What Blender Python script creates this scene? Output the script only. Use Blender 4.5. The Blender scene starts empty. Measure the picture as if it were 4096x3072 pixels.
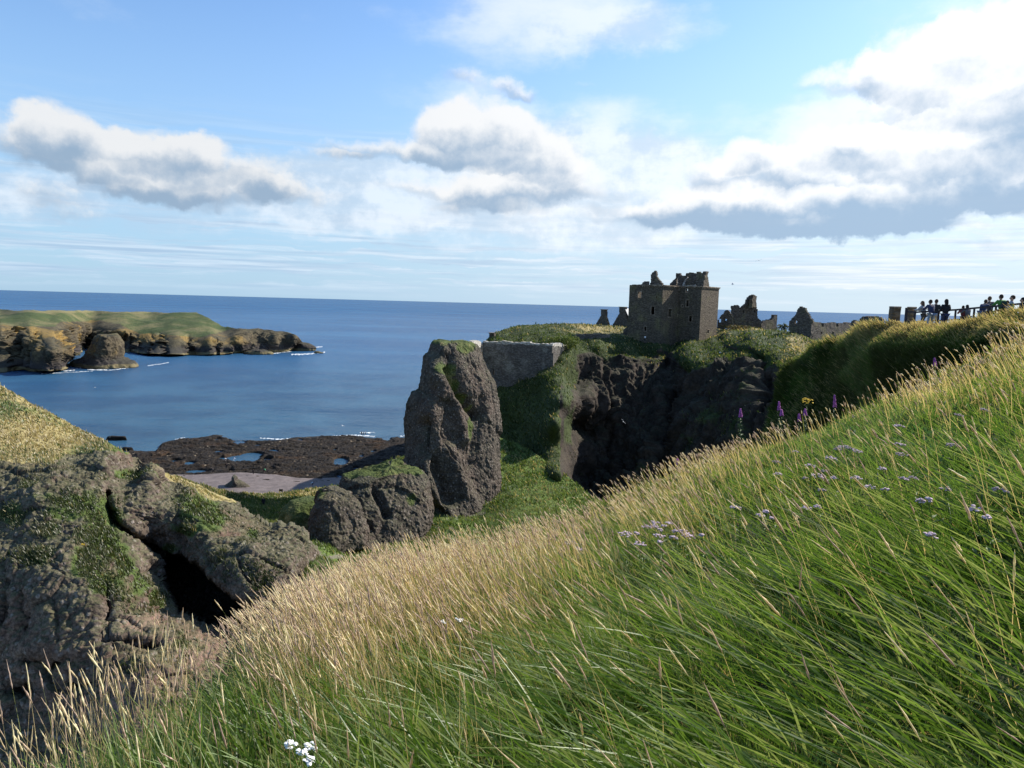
import bpy, bmesh, math, random
import numpy as np
from mathutils import Vector, Matrix

scene = bpy.context.scene
COL = scene.collection
rng = np.random.default_rng(7)
random.seed(7)

# ---------------------------------------------------------------- camera
HC = 57.0                      # eye height above the sea, metres
FPX = 2840.0                   # focal length in photo pixels (photo 4096 x 3072)
PITCH = math.radians(6.47)
ROLL = math.radians(1.55)
CAM = np.array([0.0, 0.0, HC])
_f = np.array([0, math.cos(PITCH), -math.sin(PITCH)])
_u0 = np.array([0, math.sin(PITCH), math.cos(PITCH)])
_x = np.array([1.0, 0, 0])
_u = math.cos(ROLL) * _u0 - math.sin(ROLL) * _x
_r = math.cos(ROLL) * _x + math.sin(ROLL) * _u0
cam_d = bpy.data.cameras.new("camera")
cam_d.sensor_width = 36.0
cam_d.lens = 36.0 * FPX / 4096.0
cam_d.clip_start = 0.05
cam_d.clip_end = 200000
cam = bpy.data.objects.new("camera", cam_d)
COL.objects.link(cam)
M = Matrix(((_r[0], _u[0], -_f[0], CAM[0]), (_r[1], _u[1], -_f[1], CAM[1]), (_r[2], _u[2], -_f[2], CAM[2]), (0, 0, 0, 1)))
cam.matrix_world = M
scene.camera = cam

def ray(px, py):
    px = np.asarray(px, float); py = np.asarray(py, float)
    a = (px - 2048.0) / FPX; b = (1536.0 - py) / FPX
    return _f + a[..., None] * _r + b[..., None] * _u

def at(px, py, d):
    """world point seen at photo pixel (px,py) at forward depth d"""
    return CAM + ray(px, py) * np.asarray(d, float)[..., None]

def ground(px, py, z=0.0):
    r = ray(px, py)
    t = (z - HC) / r[..., 2]
    return CAM + r * t[..., None]

def proj(P):
    Q = np.asarray(P, float) - CAM
    d = Q @ _f
    d = np.where(np.abs(d) < 1e-6, 1e-6, d)
    return 2048 + FPX * (Q @ _r) / d, 1536 - FPX * (Q @ _u) / d, d

# ---------------------------------------------------------------- view / light
scene.view_settings.view_transform = 'Standard'
scene.view_settings.look = 'None'
scene.view_settings.exposure = 0.75
scene.view_settings.gamma = 1.0
scene.render.film_transparent = False
scene.cycles.max_bounces = 6
scene.cycles.diffuse_bounces = 3
scene.cycles.glossy_bounces = 3
scene.cycles.transmission_bounces = 3
scene.cycles.transparent_max_bounces = 6
scene.cycles.caustics_reflective = False
scene.cycles.caustics_refractive = False

SUN_AZ = math.radians(60.0)     # from +Y towards +X
SUN_EL = math.radians(34.0)
sun_dir = Vector((math.sin(SUN_AZ) * math.cos(SUN_EL), math.cos(SUN_AZ) * math.cos(SUN_EL), math.sin(SUN_EL)))
sd = bpy.data.lights.new("sun", 'SUN')
sd.energy = 5.0
sd.angle = math.radians(0.53)
sd.color = (1.0, 0.93, 0.82)
sun = bpy.data.objects.new("sun", sd)
COL.objects.link(sun)
sun.rotation_euler = sun_dir.to_track_quat('Z', 'Y').to_euler()

# ---------------------------------------------------------------- world: sky + clouds
world = bpy.data.worlds.new("World")
scene.world = world
world.use_nodes = True
world.cycles.sampling_method = 'MANUAL'
world.cycles.sample_map_resolution = 512
wt = world.node_tree
wt.nodes.clear()

class NT:
    def __init__(s, tree):
        s.t = tree
    def n(s, kind, **kw):
        nd = s.t.nodes.new(kind)
        for k, v in kw.items():
            setattr(nd, k, v)
        return nd
    def link(s, a, b):
        s.t.links.new(a, b)
    def put(s, sock, v):
        if v is None: return
        if hasattr(v, 'is_output'):
            s.t.links.new(v, sock)
        else:
            sock.default_value = v
    def math(s, op, a, b=None, c=None, clamp=False):
        nd = s.n('ShaderNodeMath', operation=op); nd.use_clamp = clamp
        s.put(nd.inputs[0], a); s.put(nd.inputs[1], b)
        if c is not None: s.put(nd.inputs[2], c)
        return nd.outputs[0]
    def vmath(s, op, a, b=None):
        nd = s.n('ShaderNodeVectorMath', operation=op)
        s.put(nd.inputs[0], a)
        if b is not None: s.put(nd.inputs[1], b)
        return nd.outputs['Value'] if op in ('DOT_PRODUCT', 'LENGTH', 'DISTANCE') else nd.outputs[0]
    def sstep(s, v, lo, hi, a=0.0, b=1.0):
        nd = s.n('ShaderNodeMapRange'); nd.interpolation_type = 'SMOOTHSTEP'
        s.put(nd.inputs[0], v); s.put(nd.inputs[1], lo); s.put(nd.inputs[2], hi); s.put(nd.inputs[3], a); s.put(nd.inputs[4], b)
        return nd.outputs[0]
    def lin(s, v, lo, hi, a=0.0, b=1.0):
        nd = s.n('ShaderNodeMapRange')
        s.put(nd.inputs[0], v); s.put(nd.inputs[1], lo); s.put(nd.inputs[2], hi); s.put(nd.inputs[3], a); s.put(nd.inputs[4], b)
        return nd.outputs[0]
    def noise(s, vec, scale, detail=4, rough=0.55, out='Fac', dist=0.0):
        nd = s.n('ShaderNodeTexNoise')
        s.put(nd.inputs['Vector'], vec); nd.inputs['Scale'].default_value = scale
        nd.inputs['Detail'].default_value = detail; nd.inputs['Roughness'].default_value = rough
        nd.inputs['Distortion'].default_value = dist
        return nd.outputs[out]
    def voro(s, vec, scale, feature='F1', out='Distance', rand=1.0):
        nd = s.n('ShaderNodeTexVoronoi', feature=feature)
        s.put(nd.inputs['Vector'], vec); nd.inputs['Scale'].default_value = scale
        nd.inputs['Randomness'].default_value = rand
        return nd.outputs[out]
    def mix(s, f, a, b, blend='MIX'):
        nd = s.n('ShaderNodeMix', data_type='RGBA', blend_type=blend)
        s.put(nd.inputs[0], f)
        for k, v in ((6, a), (7, b)):
            if isinstance(v, (tuple, list)) and len(v) == 3: v = (*v, 1)
            s.put(nd.inputs[k], v)
        return nd.outputs[2]
    def ramp(s, f, stops):
        nd = s.n('ShaderNodeValToRGB')
        cr = nd.color_ramp
        while len(cr.elements) < len(stops): cr.elements.new(0.5)
        for e, (p, c) in zip(cr.elements, stops):
            e.position = p; e.color = (*c, 1)
        s.put(nd.inputs[0], f)
        return nd.outputs[0]

W = NT(wt)
tc = W.n('ShaderNodeTexCoord')
dirv = tc.outputs['Generated']
sky = W.n('ShaderNodeTexSky', sky_type='NISHITA')
sky.sun_disc = False
sky.sun_elevation = SUN_EL
sky.sun_rotation = SUN_AZ
sky.altitude = 50
sky.air_density = 1.0
sky.dust_density = 0.6
sky.ozone_density = 1.5
bg = W.n('ShaderNodeBackground')
bg.inputs[1].default_value = 0.114
SKY_K = 0.145
SKY_STR = 0.15
sep = W.n('ShaderNodeSeparateXYZ'); W.link(dirv, sep.inputs[0])
az = W.math('ARCTAN2', sep.outputs[0], sep.outputs[1])
el = W.math('ARCSINE', sep.outputs[2])
def azel(px, py):
    r = ray(px, py); r = r / np.linalg.norm(r)
    return math.atan2(r[0], r[1]), math.asin(r[2])
cxyz = W.n('ShaderNodeCombineXYZ'); W.link(az, cxyz.inputs[0]); W.link(el, cxyz.inputs[1])
ae = cxyz.outputs[0]
# warp the cloud coordinates so the edges billow
n1 = W.noise(dirv, 9.0, 7, 0.56, out='Color')
n1v = W.vmath('SUBTRACT', n1, (0.5, 0.5, 0.5))
n2 = W.noise(dirv, 26.0, 6, 0.6, out='Color')
n2v = W.vmath('SUBTRACT', n2, (0.5, 0.5, 0.5))
warp = W.vmath('ADD', W.vmath('MULTIPLY', n1v, (0.075, 0.060, 0)), W.vmath('MULTIPLY', n2v, (0.034, 0.030, 0)))
aew = W.vmath('ADD', ae, warp)
CLOUDS = [  # px, py, rx, ry (photo pixels), weight
 (110, 560, 180, 110, 1.0), (230, 500, 150, 90, 1.1), (400, 600, 230, 90, 1.0), (640, 590, 190, 75, 1.1), (800, 640, 170, 80, 1.1), (560, 720, 260, 70, 0.95), (850, 770, 260, 75, 0.95), (1060, 720, 110, 75, 1.05), (1120, 790, 120, 50, 0.7),
 (180, 780, 150, 45, 0.75), (260, 860, 180, 35, 0.6), (1330, 790, 150, 35, 0.35), (1500, 610, 250, 42, 0.85), (1300, 640, 160, 26, 0.5),
 (1800, 560, 120, 90, 1.1), (1950, 530, 170, 95, 1.25), (2130, 590, 170, 110, 1.2), (2250, 650, 130, 80, 0.9), (1960, 650, 260, 40, 0.8), (1900, 790, 190, 60, 0.75), (2080, 760, 220, 80, 0.85), (2350, 740, 200, 80, 0.75), (1620, 760, 170, 24, 0.4), (2000, 870, 330, 40, 0.5),
 (1800, 300, 90, 45, 0.5), (1960, 350, 150, 45, 0.5), (2090, 345, 90, 30, 0.5), (2350, 325, 60, 20, 0.45),  (3420, 310, 200, 60, 0.9), (3700, 240, 240, 110, 1.3), (4000, 150, 260, 120, 1.4), (3850, 380, 340, 90, 1.2), (4250, 300, 300, 250, 1.4), (3850, 470, 300, 50, 0.8),
 (3010, 610, 110, 60, 1.1), (2850, 690, 130, 60, 1.0), (3150, 680, 160, 80, 1.1), (3380, 580, 180, 80, 1.2), (3620, 600, 220, 100, 1.2), (3950, 560, 260, 110, 1.3), (4150, 700, 240, 110, 1.2), (3500, 730, 280, 90, 1.1), (3850, 720, 260, 90, 1.1),
 (2900, 820, 280, 70, 1.1), (3250, 850, 400, 75, 1.2), (3600, 820, 350, 75, 1.1), (2600, 860, 220, 45, 0.8), (3300, 915, 420, 38, 0.9), (4020, 930, 130, 55, 0.5),
]
fsum = None; gsum = None
for (px, py, rx, ry, w) in CLOUDS:
    a0, e0 = azel(px, py)
    ca = math.cos(a0)
    ra = rx / FPX * ca * ca + 1e-4; re = ry / FPX * ca
    d = W.vmath('MULTIPLY', W.vmath('SUBTRACT', aew, (a0, e0, 0)), (1 / ra, 1 / re, 0))
    q = W.vmath('DOT_PRODUCT', d, d)
    f = W.math('MULTIPLY', W.math('SUBTRACT', 1.0, W.math('MULTIPLY', q, 0.5), clamp=True), w)
    sy = W.n('ShaderNodeSeparateXYZ'); W.link(d, sy.inputs[0])
    g = W.math('MULTIPLY', f, W.math('ADD', sy.outputs[1], W.math('MULTIPLY', sy.outputs[0], 0.12)))
    fsum = f if fsum is None else W.math('ADD', fsum, f)
    gsum = g if gsum is None else W.math('ADD', gsum, g)
nfine = W.noise(dirv, 22.0, 8, 0.62)
nmid = W.noise(dirv, 7.0, 5, 0.55)
dens = W.math('ADD', fsum, W.math('MULTIPLY', W.math('SUBTRACT', nfine, 0.5), 1.1))
dens = W.math('ADD', dens, W.math('MULTIPLY', W.math('SUBTRACT', nmid, 0.5), 0.5))
alpha = W.sstep(dens, 0.24, 1.05)
rel = W.math('MULTIPLY', W.math('DIVIDE', gsum, W.math('MAXIMUM', fsum, 0.15)), 1.5)       # + at the top of a cloud, - at its base
shade = W.math('ADD', rel, W.math('MULTIPLY', W.math('SUBTRACT', nfine, 0.5), 1.7))
shade = W.math('ADD', shade, W.math('MULTIPLY', W.math('SUBTRACT', nmid, 0.5), 1.6))
shade = W.math('ADD', shade, W.math('MULTIPLY', W.math('SUBTRACT', 1.3, fsum), 0.25))
shade = W.math('ADD', shade, W.math('MULTIPLY', W.sstep(el, 0.22, 0.32), W.sstep(az, 0.2, 0.45, 0.0, 0.9)))
shade = W.math('SUBTRACT', shade, W.math('MULTIPLY', W.sstep(W.math('ADD', el, W.math('MULTIPLY', W.math('SUBTRACT', nmid, 0.5), 0.09)), 0.175, 0.10), W.sstep(az, 0.02, 0.22, 0.2, 0.62)))
lit = W.sstep(shade, -1.0, 0.55)
ccol = W.mix(lit, (0.31, 0.43, 0.58), (0.86, 0.87, 0.88))
# sun-ward clouds are brighter
bright = W.sstep(az, -0.5, 0.6, 0.80, 1.0)
ccol = W.mix(1.0, ccol, W.vmath('MULTIPLY', (1, 1, 1), bright), 'MULTIPLY')
# thin streaks of stratus near the horizon
st = W.n('ShaderNodeCombineXYZ'); W.link(W.math('MULTIPLY', az, 2.2), st.inputs[0]); W.link(W.math('MULTIPLY', el, 42.0), st.inputs[1])
stw = W.noise(W.vmath('ADD', st.outputs[0], W.vmath('MULTIPLY', n1v, (0.7, 1.4, 0))), 1.5, 6, 0.6)
stm = W.math('MULTIPLY', W.sstep(stw, 0.42, 0.60), W.math('MULTIPLY', W.sstep(el, -0.002, 0.03), W.sstep(el, 0.26, 0.10)))
lowmix = W.math('MULTIPLY', stm, 0.85)
skyc = W.mix(1.0, sky.outputs[0], (SKY_K * 0.84, SKY_K * 1.02, SKY_K * 1.20), 'MULTIPLY')
# milky air low over the sea, brighter toward the sun
milk = W.math('MULTIPLY', W.sstep(el, 0.42, 0.0), W.sstep(az, -0.9, 0.5, 0.80, 0.97))
skyc = W.mix(milk, skyc, W.mix(W.sstep(az, -0.6, 0.7), (0.31, 0.48, 0.66), (0.55, 0.66, 0.745)))
stg = W.sstep(W.noise(W.vmath('MULTIPLY', st.outputs[0], (1, 1.6, 1)), 2.3, 4, 0.6), 0.35, 0.65)
scol = W.mix(W.sstep(az, -0.6, 0.7), W.mix(stg, (0.33, 0.46, 0.62), (0.52, 0.64, 0.76)), W.mix(stg, (0.52, 0.63, 0.74), (0.80, 0.83, 0.86)))
skyc = W.mix(lowmix, skyc, scol)
# soft translucent veils
vsum = None
for (px, py, rx, ry, w) in [(2150, 30, 520, 140, 0.72), (2560, 130, 320, 60, 0.45), (240, 70, 300, 90, 0.25), (1950, 780, 700, 170, 1.15), (2500, 800, 480, 170, 1.0), (1300, 780, 420, 110, 0.9), (500, 840, 720, 90, 0.8), (2300, 560, 420, 140, 0.6), (3400, 640, 700, 200, 0.6), (3900, 930, 500, 120, 0.6), (1850, 400, 260, 120, 0.4), (150, 640, 300, 160, 0.5), (2400, 620, 300, 120, 0.4), (3950, 350, 600, 300, 0.9)]:
    a0, e0 = azel(px, py); ca = math.cos(a0)
    d = W.vmath('MULTIPLY', W.vmath('SUBTRACT', aew, (a0, e0, 0)), (1 / (rx / FPX * ca * ca), 1 / (ry / FPX * ca), 0))
    f = W.math('MULTIPLY', W.math('SUBTRACT', 1.0, W.math('MULTIPLY', W.vmath('DOT_PRODUCT', d, d), 0.45), clamp=True), w)
    vsum = f if vsum is None else W.math('ADD', vsum, f)
vn = W.noise(W.vmath('MULTIPLY', dirv, (1, 1, 2.6)), 5.0, 7, 0.6)
va = W.math('MULTIPLY', W.sstep(W.math('ADD', vsum, W.math('MULTIPLY', W.math('SUBTRACT', vn, 0.5), 1.7)), 0.15, 1.15), 0.82)
vcol = W.mix(W.sstep(W.math('ADD', vn, W.math('MULTIPLY', W.math('SUBTRACT', nfine, 0.5), 0.6)), 0.38, 0.6), W.mix(W.sstep(az, -0.6, 0.6), (0.40, 0.52, 0.66), (0.60, 0.69, 0.78)), W.mix(W.sstep(az, -0.6, 0.6), (0.62, 0.70, 0.79), (0.84, 0.87, 0.90)))
skyc = W.mix(va, skyc, vcol)
out = W.mix(W.math('MULTIPLY', alpha, 0.94), skyc, ccol)
out = W.mix(1.0, out, (1/0.15, 1/0.15, 1/0.15), 'MULTIPLY')
W.link(out, bg.inputs[0])
wo = W.n('ShaderNodeOutputWorld'); W.link(bg.outputs[0], wo.inputs[0])

# ---------------------------------------------------------------- numpy noise
def _hash(ix, iy, iz, seed):
    h = (ix.astype(np.int64) * 374761393 + iy.astype(np.int64) * 668265263 + iz.astype(np.int64) * 2147483647 + seed * 1274126177) & 0xFFFFFFFF
    h = ((h ^ (h >> 13)) * 1274126177) & 0xFFFFFFFF
    h = ((h ^ (h >> 16)) * 2246822519) & 0xFFFFFFFF
    return ((h ^ (h >> 15)) & 0xFFFFFF) / float(0xFFFFFF)

def vnoise(P, seed=0):
    F = np.floor(P); f = P - F; f = f * f * (3 - 2 * f)
    ix, iy, iz = F[..., 0], F[..., 1], F[..., 2]
    r = 0
    for dx in (0, 1):
        wx = f[..., 0] if dx else 1 - f[..., 0]
        for dy in (0, 1):
            wy = f[..., 1] if dy else 1 - f[..., 1]
            for dz in (0, 1):
                wz = f[..., 2] if dz else 1 - f[..., 2]
                r = r + wx * wy * wz * _hash(ix + dx, iy + dy, iz + dz, seed)
    return r * 2 - 1

def fbm(P, scale, octaves=4, gain=0.5, seed=0, stretch=(1, 1, 1)):
    Q = np.asarray(P) * (np.array(stretch) / scale)
    R = np.array([[0.8, 0.6, 0], [-0.6, 0.8, 0], [0, 0, 1.0]]) @ np.array([[1, 0, 0], [0, 0.8, 0.6], [0, -0.6, 0.8]])
    a = 1.0; s = 0; t = 0
    for k in range(octaves):
        s = s + a * vnoise(Q + 13.7 * k, seed + k); t += a
        a *= gain; Q = (Q @ R.T) * 2.03
    return s / t

def ridged(P, scale, octaves=4, gain=0.5, seed=0, stretch=(1, 1, 1)):
    Q = np.asarray(P) * (np.array(stretch) / scale)
    a = 1.0; s = 0; t = 0
    for k in range(octaves):
        s = s + a * (1 - np.abs(vnoise(Q + 7.3 * k, seed + k)) * 2); t += a
        a *= gain; Q = Q * 2.07 + 3.1
    return s / t

def worley(P, scale, seed=0):
    Q = np.asarray(P) / scale
    F = np.floor(Q)
    best = np.full(Q.shape[:-1], 9.0)
    for dx in (-1, 0, 1):
        for dy in (-1, 0, 1):
            for dz in (-1, 0, 1):
                C = F + np.array([dx, dy, dz])
                jx = _hash(C[..., 0], C[..., 1], C[..., 2], seed)
                jy = _hash(C[..., 0], C[..., 1], C[..., 2], seed + 11)
                jz = _hash(C[..., 0], C[..., 1], C[..., 2], seed + 23)
                D = C + np.stack([jx, jy, jz], -1) - Q
                best = np.minimum(best, (D * D).sum(-1))
    return np.sqrt(best)

def facets(P, scale, seed=0, tilt=0.9):
    """broken rock: each cell is its own tilted plane, so the joints are crisp"""
    Q = np.asarray(P) / scale
    Q = Q + 0.25 * np.stack([vnoise(Q * 0.9, seed + 5), vnoise(Q * 0.9 + 9, seed + 6), vnoise(Q * 0.9 + 17, seed + 7)], -1)
    F = np.floor(Q); b1 = np.full(Q.shape[:-1], 9.0); b2 = b1.copy(); val = np.zeros(Q.shape[:-1])
    for dx in (-1, 0, 1):
        for dy in (-1, 0, 1):
            for dz in (-1, 0, 1):
                C = F + np.array([dx, dy, dz]); x, y, z = C[..., 0], C[..., 1], C[..., 2]
                D = Q - (C + np.stack([_hash(x, y, z, seed), _hash(x, y, z, seed + 11), _hash(x, y, z, seed + 23)], -1))
                q = (D * D).sum(-1)
                nv = np.stack([_hash(x, y, z, seed + 31), _hash(x, y, z, seed + 37), _hash(x, y, z, seed + 41)], -1) - 0.5
                hv = (_hash(x, y, z, seed + 43) - 0.5) + tilt * (D * nv).sum(-1) * 2
                cl_ = q < b1
                b2 = np.where(cl_, b1, np.minimum(b2, q)); val = np.where(cl_, hv, val); b1 = np.where(cl_, q, b1)
    crack = np.clip((np.sqrt(b2) - np.sqrt(b1)) / 0.10, 0, 1)
    return val - 0.35 * (1 - crack)

def smooth01(x): 
    x = np.clip(x, 0, 1); return x * x * (3 - 2 * x)

# ---------------------------------------------------------------- object helpers
def tag(o, label=None, cat=None, group=None, kind=None):
    if label: o['label'] = label
    if cat: o['category'] = cat
    if group: o['group'] = group
    if kind: o['kind'] = kind
    return o

def empty(name, loc, label, cat, group=None, rz=0.0):
    o = bpy.data.objects.new(name, None); COL.objects.link(o)
    o.location = tuple(float(v) for v in loc); o.rotation_euler = (0, 0, rz)
    o.empty_display_size = 0.3
    return tag(o, label, cat, group)

def link_mesh(name, me, mat, parent=None, world_space=True):
    o = bpy.data.objects.new(name, me); COL.objects.link(o)
    if mat is not None and not me.materials: me.materials.append(mat)
    if parent is not None:
        o.parent = parent
        if world_space:
            o.matrix_parent_inverse = Matrix.Translation(parent.location).inverted() if parent.rotation_euler.z == 0 else (Matrix.Translation(parent.location) @ Matrix.Rotation(parent.rotation_euler.z, 4, 'Z')).inverted()
    return o

def mesh_np(name, V, Fq, smooth=True, col=None, attr=None):
    """V (n,3), Fq (m,k) int with a fixed k, or a list of such arrays"""
    V = np.ascontiguousarray(V, dtype=np.float32).reshape(-1, 3)
    if not isinstance(Fq, list): Fq = [Fq]
    Fq = [np.asarray(f, dtype=np.int32) for f in Fq if len(f)]
    me = bpy.data.meshes.new(name)
    me.vertices.add(len(V)); me.vertices.foreach_set('co', V.ravel())
    nl = sum(f.size for f in Fq); nf = sum(len(f) for f in Fq)
    me.loops.add(nl); me.polygons.add(nf)
    me.loops.foreach_set('vertex_index', np.concatenate([f.ravel() for f in Fq]))
    tot = np.concatenate([np.full(len(f), f.shape[1], np.int32) for f in Fq])
    start = np.concatenate([[0], np.cumsum(tot)[:-1]]).astype(np.int32)
    me.polygons.foreach_set('loop_start', start)
    me.polygons.foreach_set('use_smooth', np.full(nf, smooth, dtype=bool))
    me.update(calc_edges=True)
    if col is not None:
        a = me.attributes.new('Col', 'FLOAT_COLOR', 'POINT')
        c = np.ones((len(V), 4), np.float32); c[:, :3] = col
        a.data.foreach_set('color', c.ravel())
    for k, v in (attr or {}).items():
        a = me.attributes.new(k, 'FLOAT', 'POINT')
        a.data.foreach_set('value', np.ascontiguousarray(v, dtype=np.float32).ravel())
    return me

def grid_faces(ny, nx, off=0, flip=False, wrap=False):
    i = np.arange(ny - 1)[:, None]; j = np.arange(nx - (0 if wrap else 1))[None, :]
    j2 = (j + 1) % nx
    a = i * nx + j; b = i * nx + j2; c = (i + 1) * nx + j2; d = (i + 1) * nx + j
    F = np.stack([a, d, c, b] if not flip else [a, b, c, d], -1).reshape(-1, 4) + off
    return F

def rbf(ctrl, c=0.04, smooth=1e-4):
    C = np.array(ctrl, float)
    X = C[:, :2] / 1000.0; v = np.log(C[:, 2])
    n = len(X)
    D = np.sqrt(((X[:, None] - X[None]) ** 2).sum(-1) + c * c)
    A = np.zeros((n + 3, n + 3)); A[:n, :n] = D - smooth * np.eye(n)
    A[:n, n] = 1; A[:n, n + 1:] = X; A[n, :n] = 1; A[n + 1:, :n] = X.T
    w = np.linalg.solve(A, np.concatenate([v, np.zeros(3)]))
    def ev(px, py):
        Q = np.stack([np.asarray(px, float), np.asarray(py, float)], -1) / 1000.0
        sh = Q.shape[:-1]; Q = Q.reshape(-1, 2)
        out_ = np.empty(len(Q))
        for s0 in range(0, len(Q), 20000):
            q = Q[s0:s0 + 20000]
            d_ = np.sqrt(((q[:, None] - X[None]) ** 2).sum(-1) + c * c)
            out_[s0:s0 + 20000] = d_ @ w[:n] + w[n] + q @ w[n + 1:]
        return np.exp(out_).reshape(sh)
    return ev

def strokes(px, py, S):
    """soft mask, 1 inside the blobs (x, y, rx, ry)"""
    m = np.zeros(np.shape(px))
    for (x, y, rx, ry) in S:
        m = np.maximum(m, np.exp(-((px - x) / rx) ** 2 - ((py - y) / ry) ** 2))
    return m

def normals_of(P):
    dx = np.gradient(P, axis=1); dy = np.gradient(P, axis=0)
    N = np.cross(dy, dx)
    N /= np.linalg.norm(N, axis=-1, keepdims=True) + 1e-9
    flip = (N * (P - CAM)).sum(-1) > 0
    N[flip] *= -1
    return N

RELIEFS = {}
def relief(name, xr, top, bot, step, ctrl, disp=None, gmask=None, smask=None, mat=None, back=None, vstep=None, rows_pow=1.0, extra=None, c=0.04, side=None):
    """a land surface: rows run from the crest polyline (top) down to the foot (bot);
    control points give the distance of the land; 'back' continues it over the crest on the far side"""
    nx = int((xr[1] - xr[0]) / step) + 1
    xs = np.linspace(xr[0], xr[1], nx)
    T = np.interp(xs, [p[0] for p in top], [p[1] for p in top])
    B = np.interp(xs, [p[0] for p in bot], [p[1] for p in bot])
    ny = int((B - T).max() / (vstep or step)) + 2
    v = np.linspace(0, 1, ny) ** rows_pow
    PX = np.repeat(xs[None], ny, 0); PY = T[None] + (B - T)[None] * v[:, None]
    D = rbf(ctrl, c)(PX, PY)
    if extra is not None: D = extra(PX, PY, D)
    P = at(PX, PY, D)
    N = normals_of(P)
    if disp is not None:
        h = disp(P, PX, PY, N)
        if h.ndim == 2: P = P + N * h[..., None]
        else: P = P + h
    g = gmask(P, PX, PY, N) if gmask is not None else np.zeros(PX.shape)
    sm = smask(P, PX, PY, N) if smask is not None else np.full(PX.shape, 0.5)
    RELIEFS[name] = dict(PX=PX, PY=PY, P=P, g=g, s=sm, N=normals_of(P))
    if back is not None:
        rows = []
        r0 = P[0]; away = (r0 - CAM) * np.array([1, 1, 0]); away /= np.linalg.norm(away, axis=-1, keepdims=True)
        for (dist, drop) in back:
            q = r0 + away * dist - np.array([0, 0, 1.0]) * drop
            q = q + (fbm(q, 8.0, 3, seed=5) * 0.05 * dist)[..., None] * np.array([0, 0, 1.0])
            rows.append(q)
        P = np.concatenate([np.stack(rows[::-1]), P], 0)
        g = np.concatenate([np.repeat(g[:1], len(back), 0), g], 0)
        sm = np.concatenate([np.repeat(sm[:1], len(back), 0), sm], 0)
    me = mesh_np(name, P.reshape(-1, 3), grid_faces(P.shape[0], P.shape[1]), attr={'g': g, 's': sm})
    o = link_mesh(name, me, mat)
    return o

def loft(name, levels, d0, ratio, plan, nring=160, zstep=6, disp=None, gmask=None, mat=None, parent=None, lean=0.0, power=1.0):
    """a free-standing rock: outline levels (py, xl, xr[, thickness]) give its real width at each height"""
    L = np.array([(l + (1.0,))[:4] if len(l) == 3 else l for l in levels], float)
    ys = np.arange(L[0, 0], L[-1, 0] + 0.01, zstep)
    if ys[-1] < L[-1, 0]: ys = np.append(ys, L[-1, 0])
    xl = np.interp(ys, L[:, 0], L[:, 1]); xrr = np.interp(ys, L[:, 0], L[:, 2]); th = np.interp(ys, L[:, 0], L[:, 3])
    pl = np.array(plan + plan[:1], float)
    seg = np.concatenate([[0], np.cumsum(np.linalg.norm(np.diff(pl, axis=0), axis=1))]); seg /= seg[-1]
    t = np.linspace(0, 1, nring, endpoint=False)
    u = np.interp(t, seg, pl[:, 0]); w = np.interp(t, seg, pl[:, 1])
    k = np.ones(9) / 9                                       # round the plan corners a little
    u = np.convolve(np.concatenate([u[-4:], u, u[:4]]), k, 'valid'); w = np.convolve(np.concatenate([w[-4:], w, w[:4]]), k, 'valid')
    u /= np.abs(u).max()
    xc = (xl + xrr) / 2; hw = (xrr - xl) / 2
    tt = (ys - ys[0]) / (ys[-1] - ys[0])
    D = d0 - lean * tt
    C = at(xc, ys, D)
    HW = hw / FPX * D
    X = C[:, None, 0] + HW[:, None] * u[None]
    Y = C[:, None, 1] + HW.max() * ratio * th[:, None] * w[None]
    # keep the silhouette true: scale x with depth
    X = X + (Y - C[:, None, 1]) * (C[:, None, 0] / np.maximum(C[:, None, 1], 1))
    Z = np.repeat(C[:, None, 2], nring, 1) 
    # keep the level seen at its height from the viewpoint only on the centre; the ring itself is level
    P = np.stack([X, Y, Z], -1)
    N = normals_of(P)
    cen = P.mean(1, keepdims=True)
    out_ = P - cen; out_[..., 2] = 0
    fl = (N * out_).sum(-1) < 0
    N[fl] *= -1
    PX, PY, _ = proj(P)
    if disp is not None:
        h = disp(P, PX, PY, N); P = P + N * h[..., None]
    # cap
    topc = P[0].mean(0, keepdims=True) + np.array([[0, 0, 0.02 * HW.max()]])
    rows = [topc + (P[0] - topc) * s for s in (0.02, 0.35, 0.7)]
    P2 = np.concatenate([np.stack(rows), P], 0)
    g = gmask(P, PX, PY, N) if gmask is not None else np.zeros(P.shape[:2])
    RELIEFS[name + str(len(RELIEFS))] = dict(PX=PX, PY=PY, P=P, g=g, N=N)
    g2 = np.concatenate([np.repeat(g[:1], 3, 0), g], 0)
    ny = P2.shape[0]
    F = grid_faces(ny, nring, wrap=True)
    me = mesh_np(name, P2.reshape(-1, 3), F, attr={'g': g2, 's': 0 * g2 + 0.25})
    bm = bmesh.new(); bm.from_mesh(me); bmesh.ops.recalc_face_normals(bm, faces=bm.faces); bm.to_mesh(me); bm.free()
    return link_mesh(name, me, mat, parent)

# ---------------------------------------------------------------- materials
def new_mat(name):
    m = bpy.data.materials.new(name); m.use_nodes = True
    nt = m.node_tree
    for n_ in list(nt.nodes): nt.nodes.remove(n_)
    T = NT(nt)
    b = T.n('ShaderNodeBsdfPrincipled'); o = T.n('ShaderNodeOutputMaterial')
    T.link(b.outputs[0], o.inputs[0])
    return m, T, b

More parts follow.
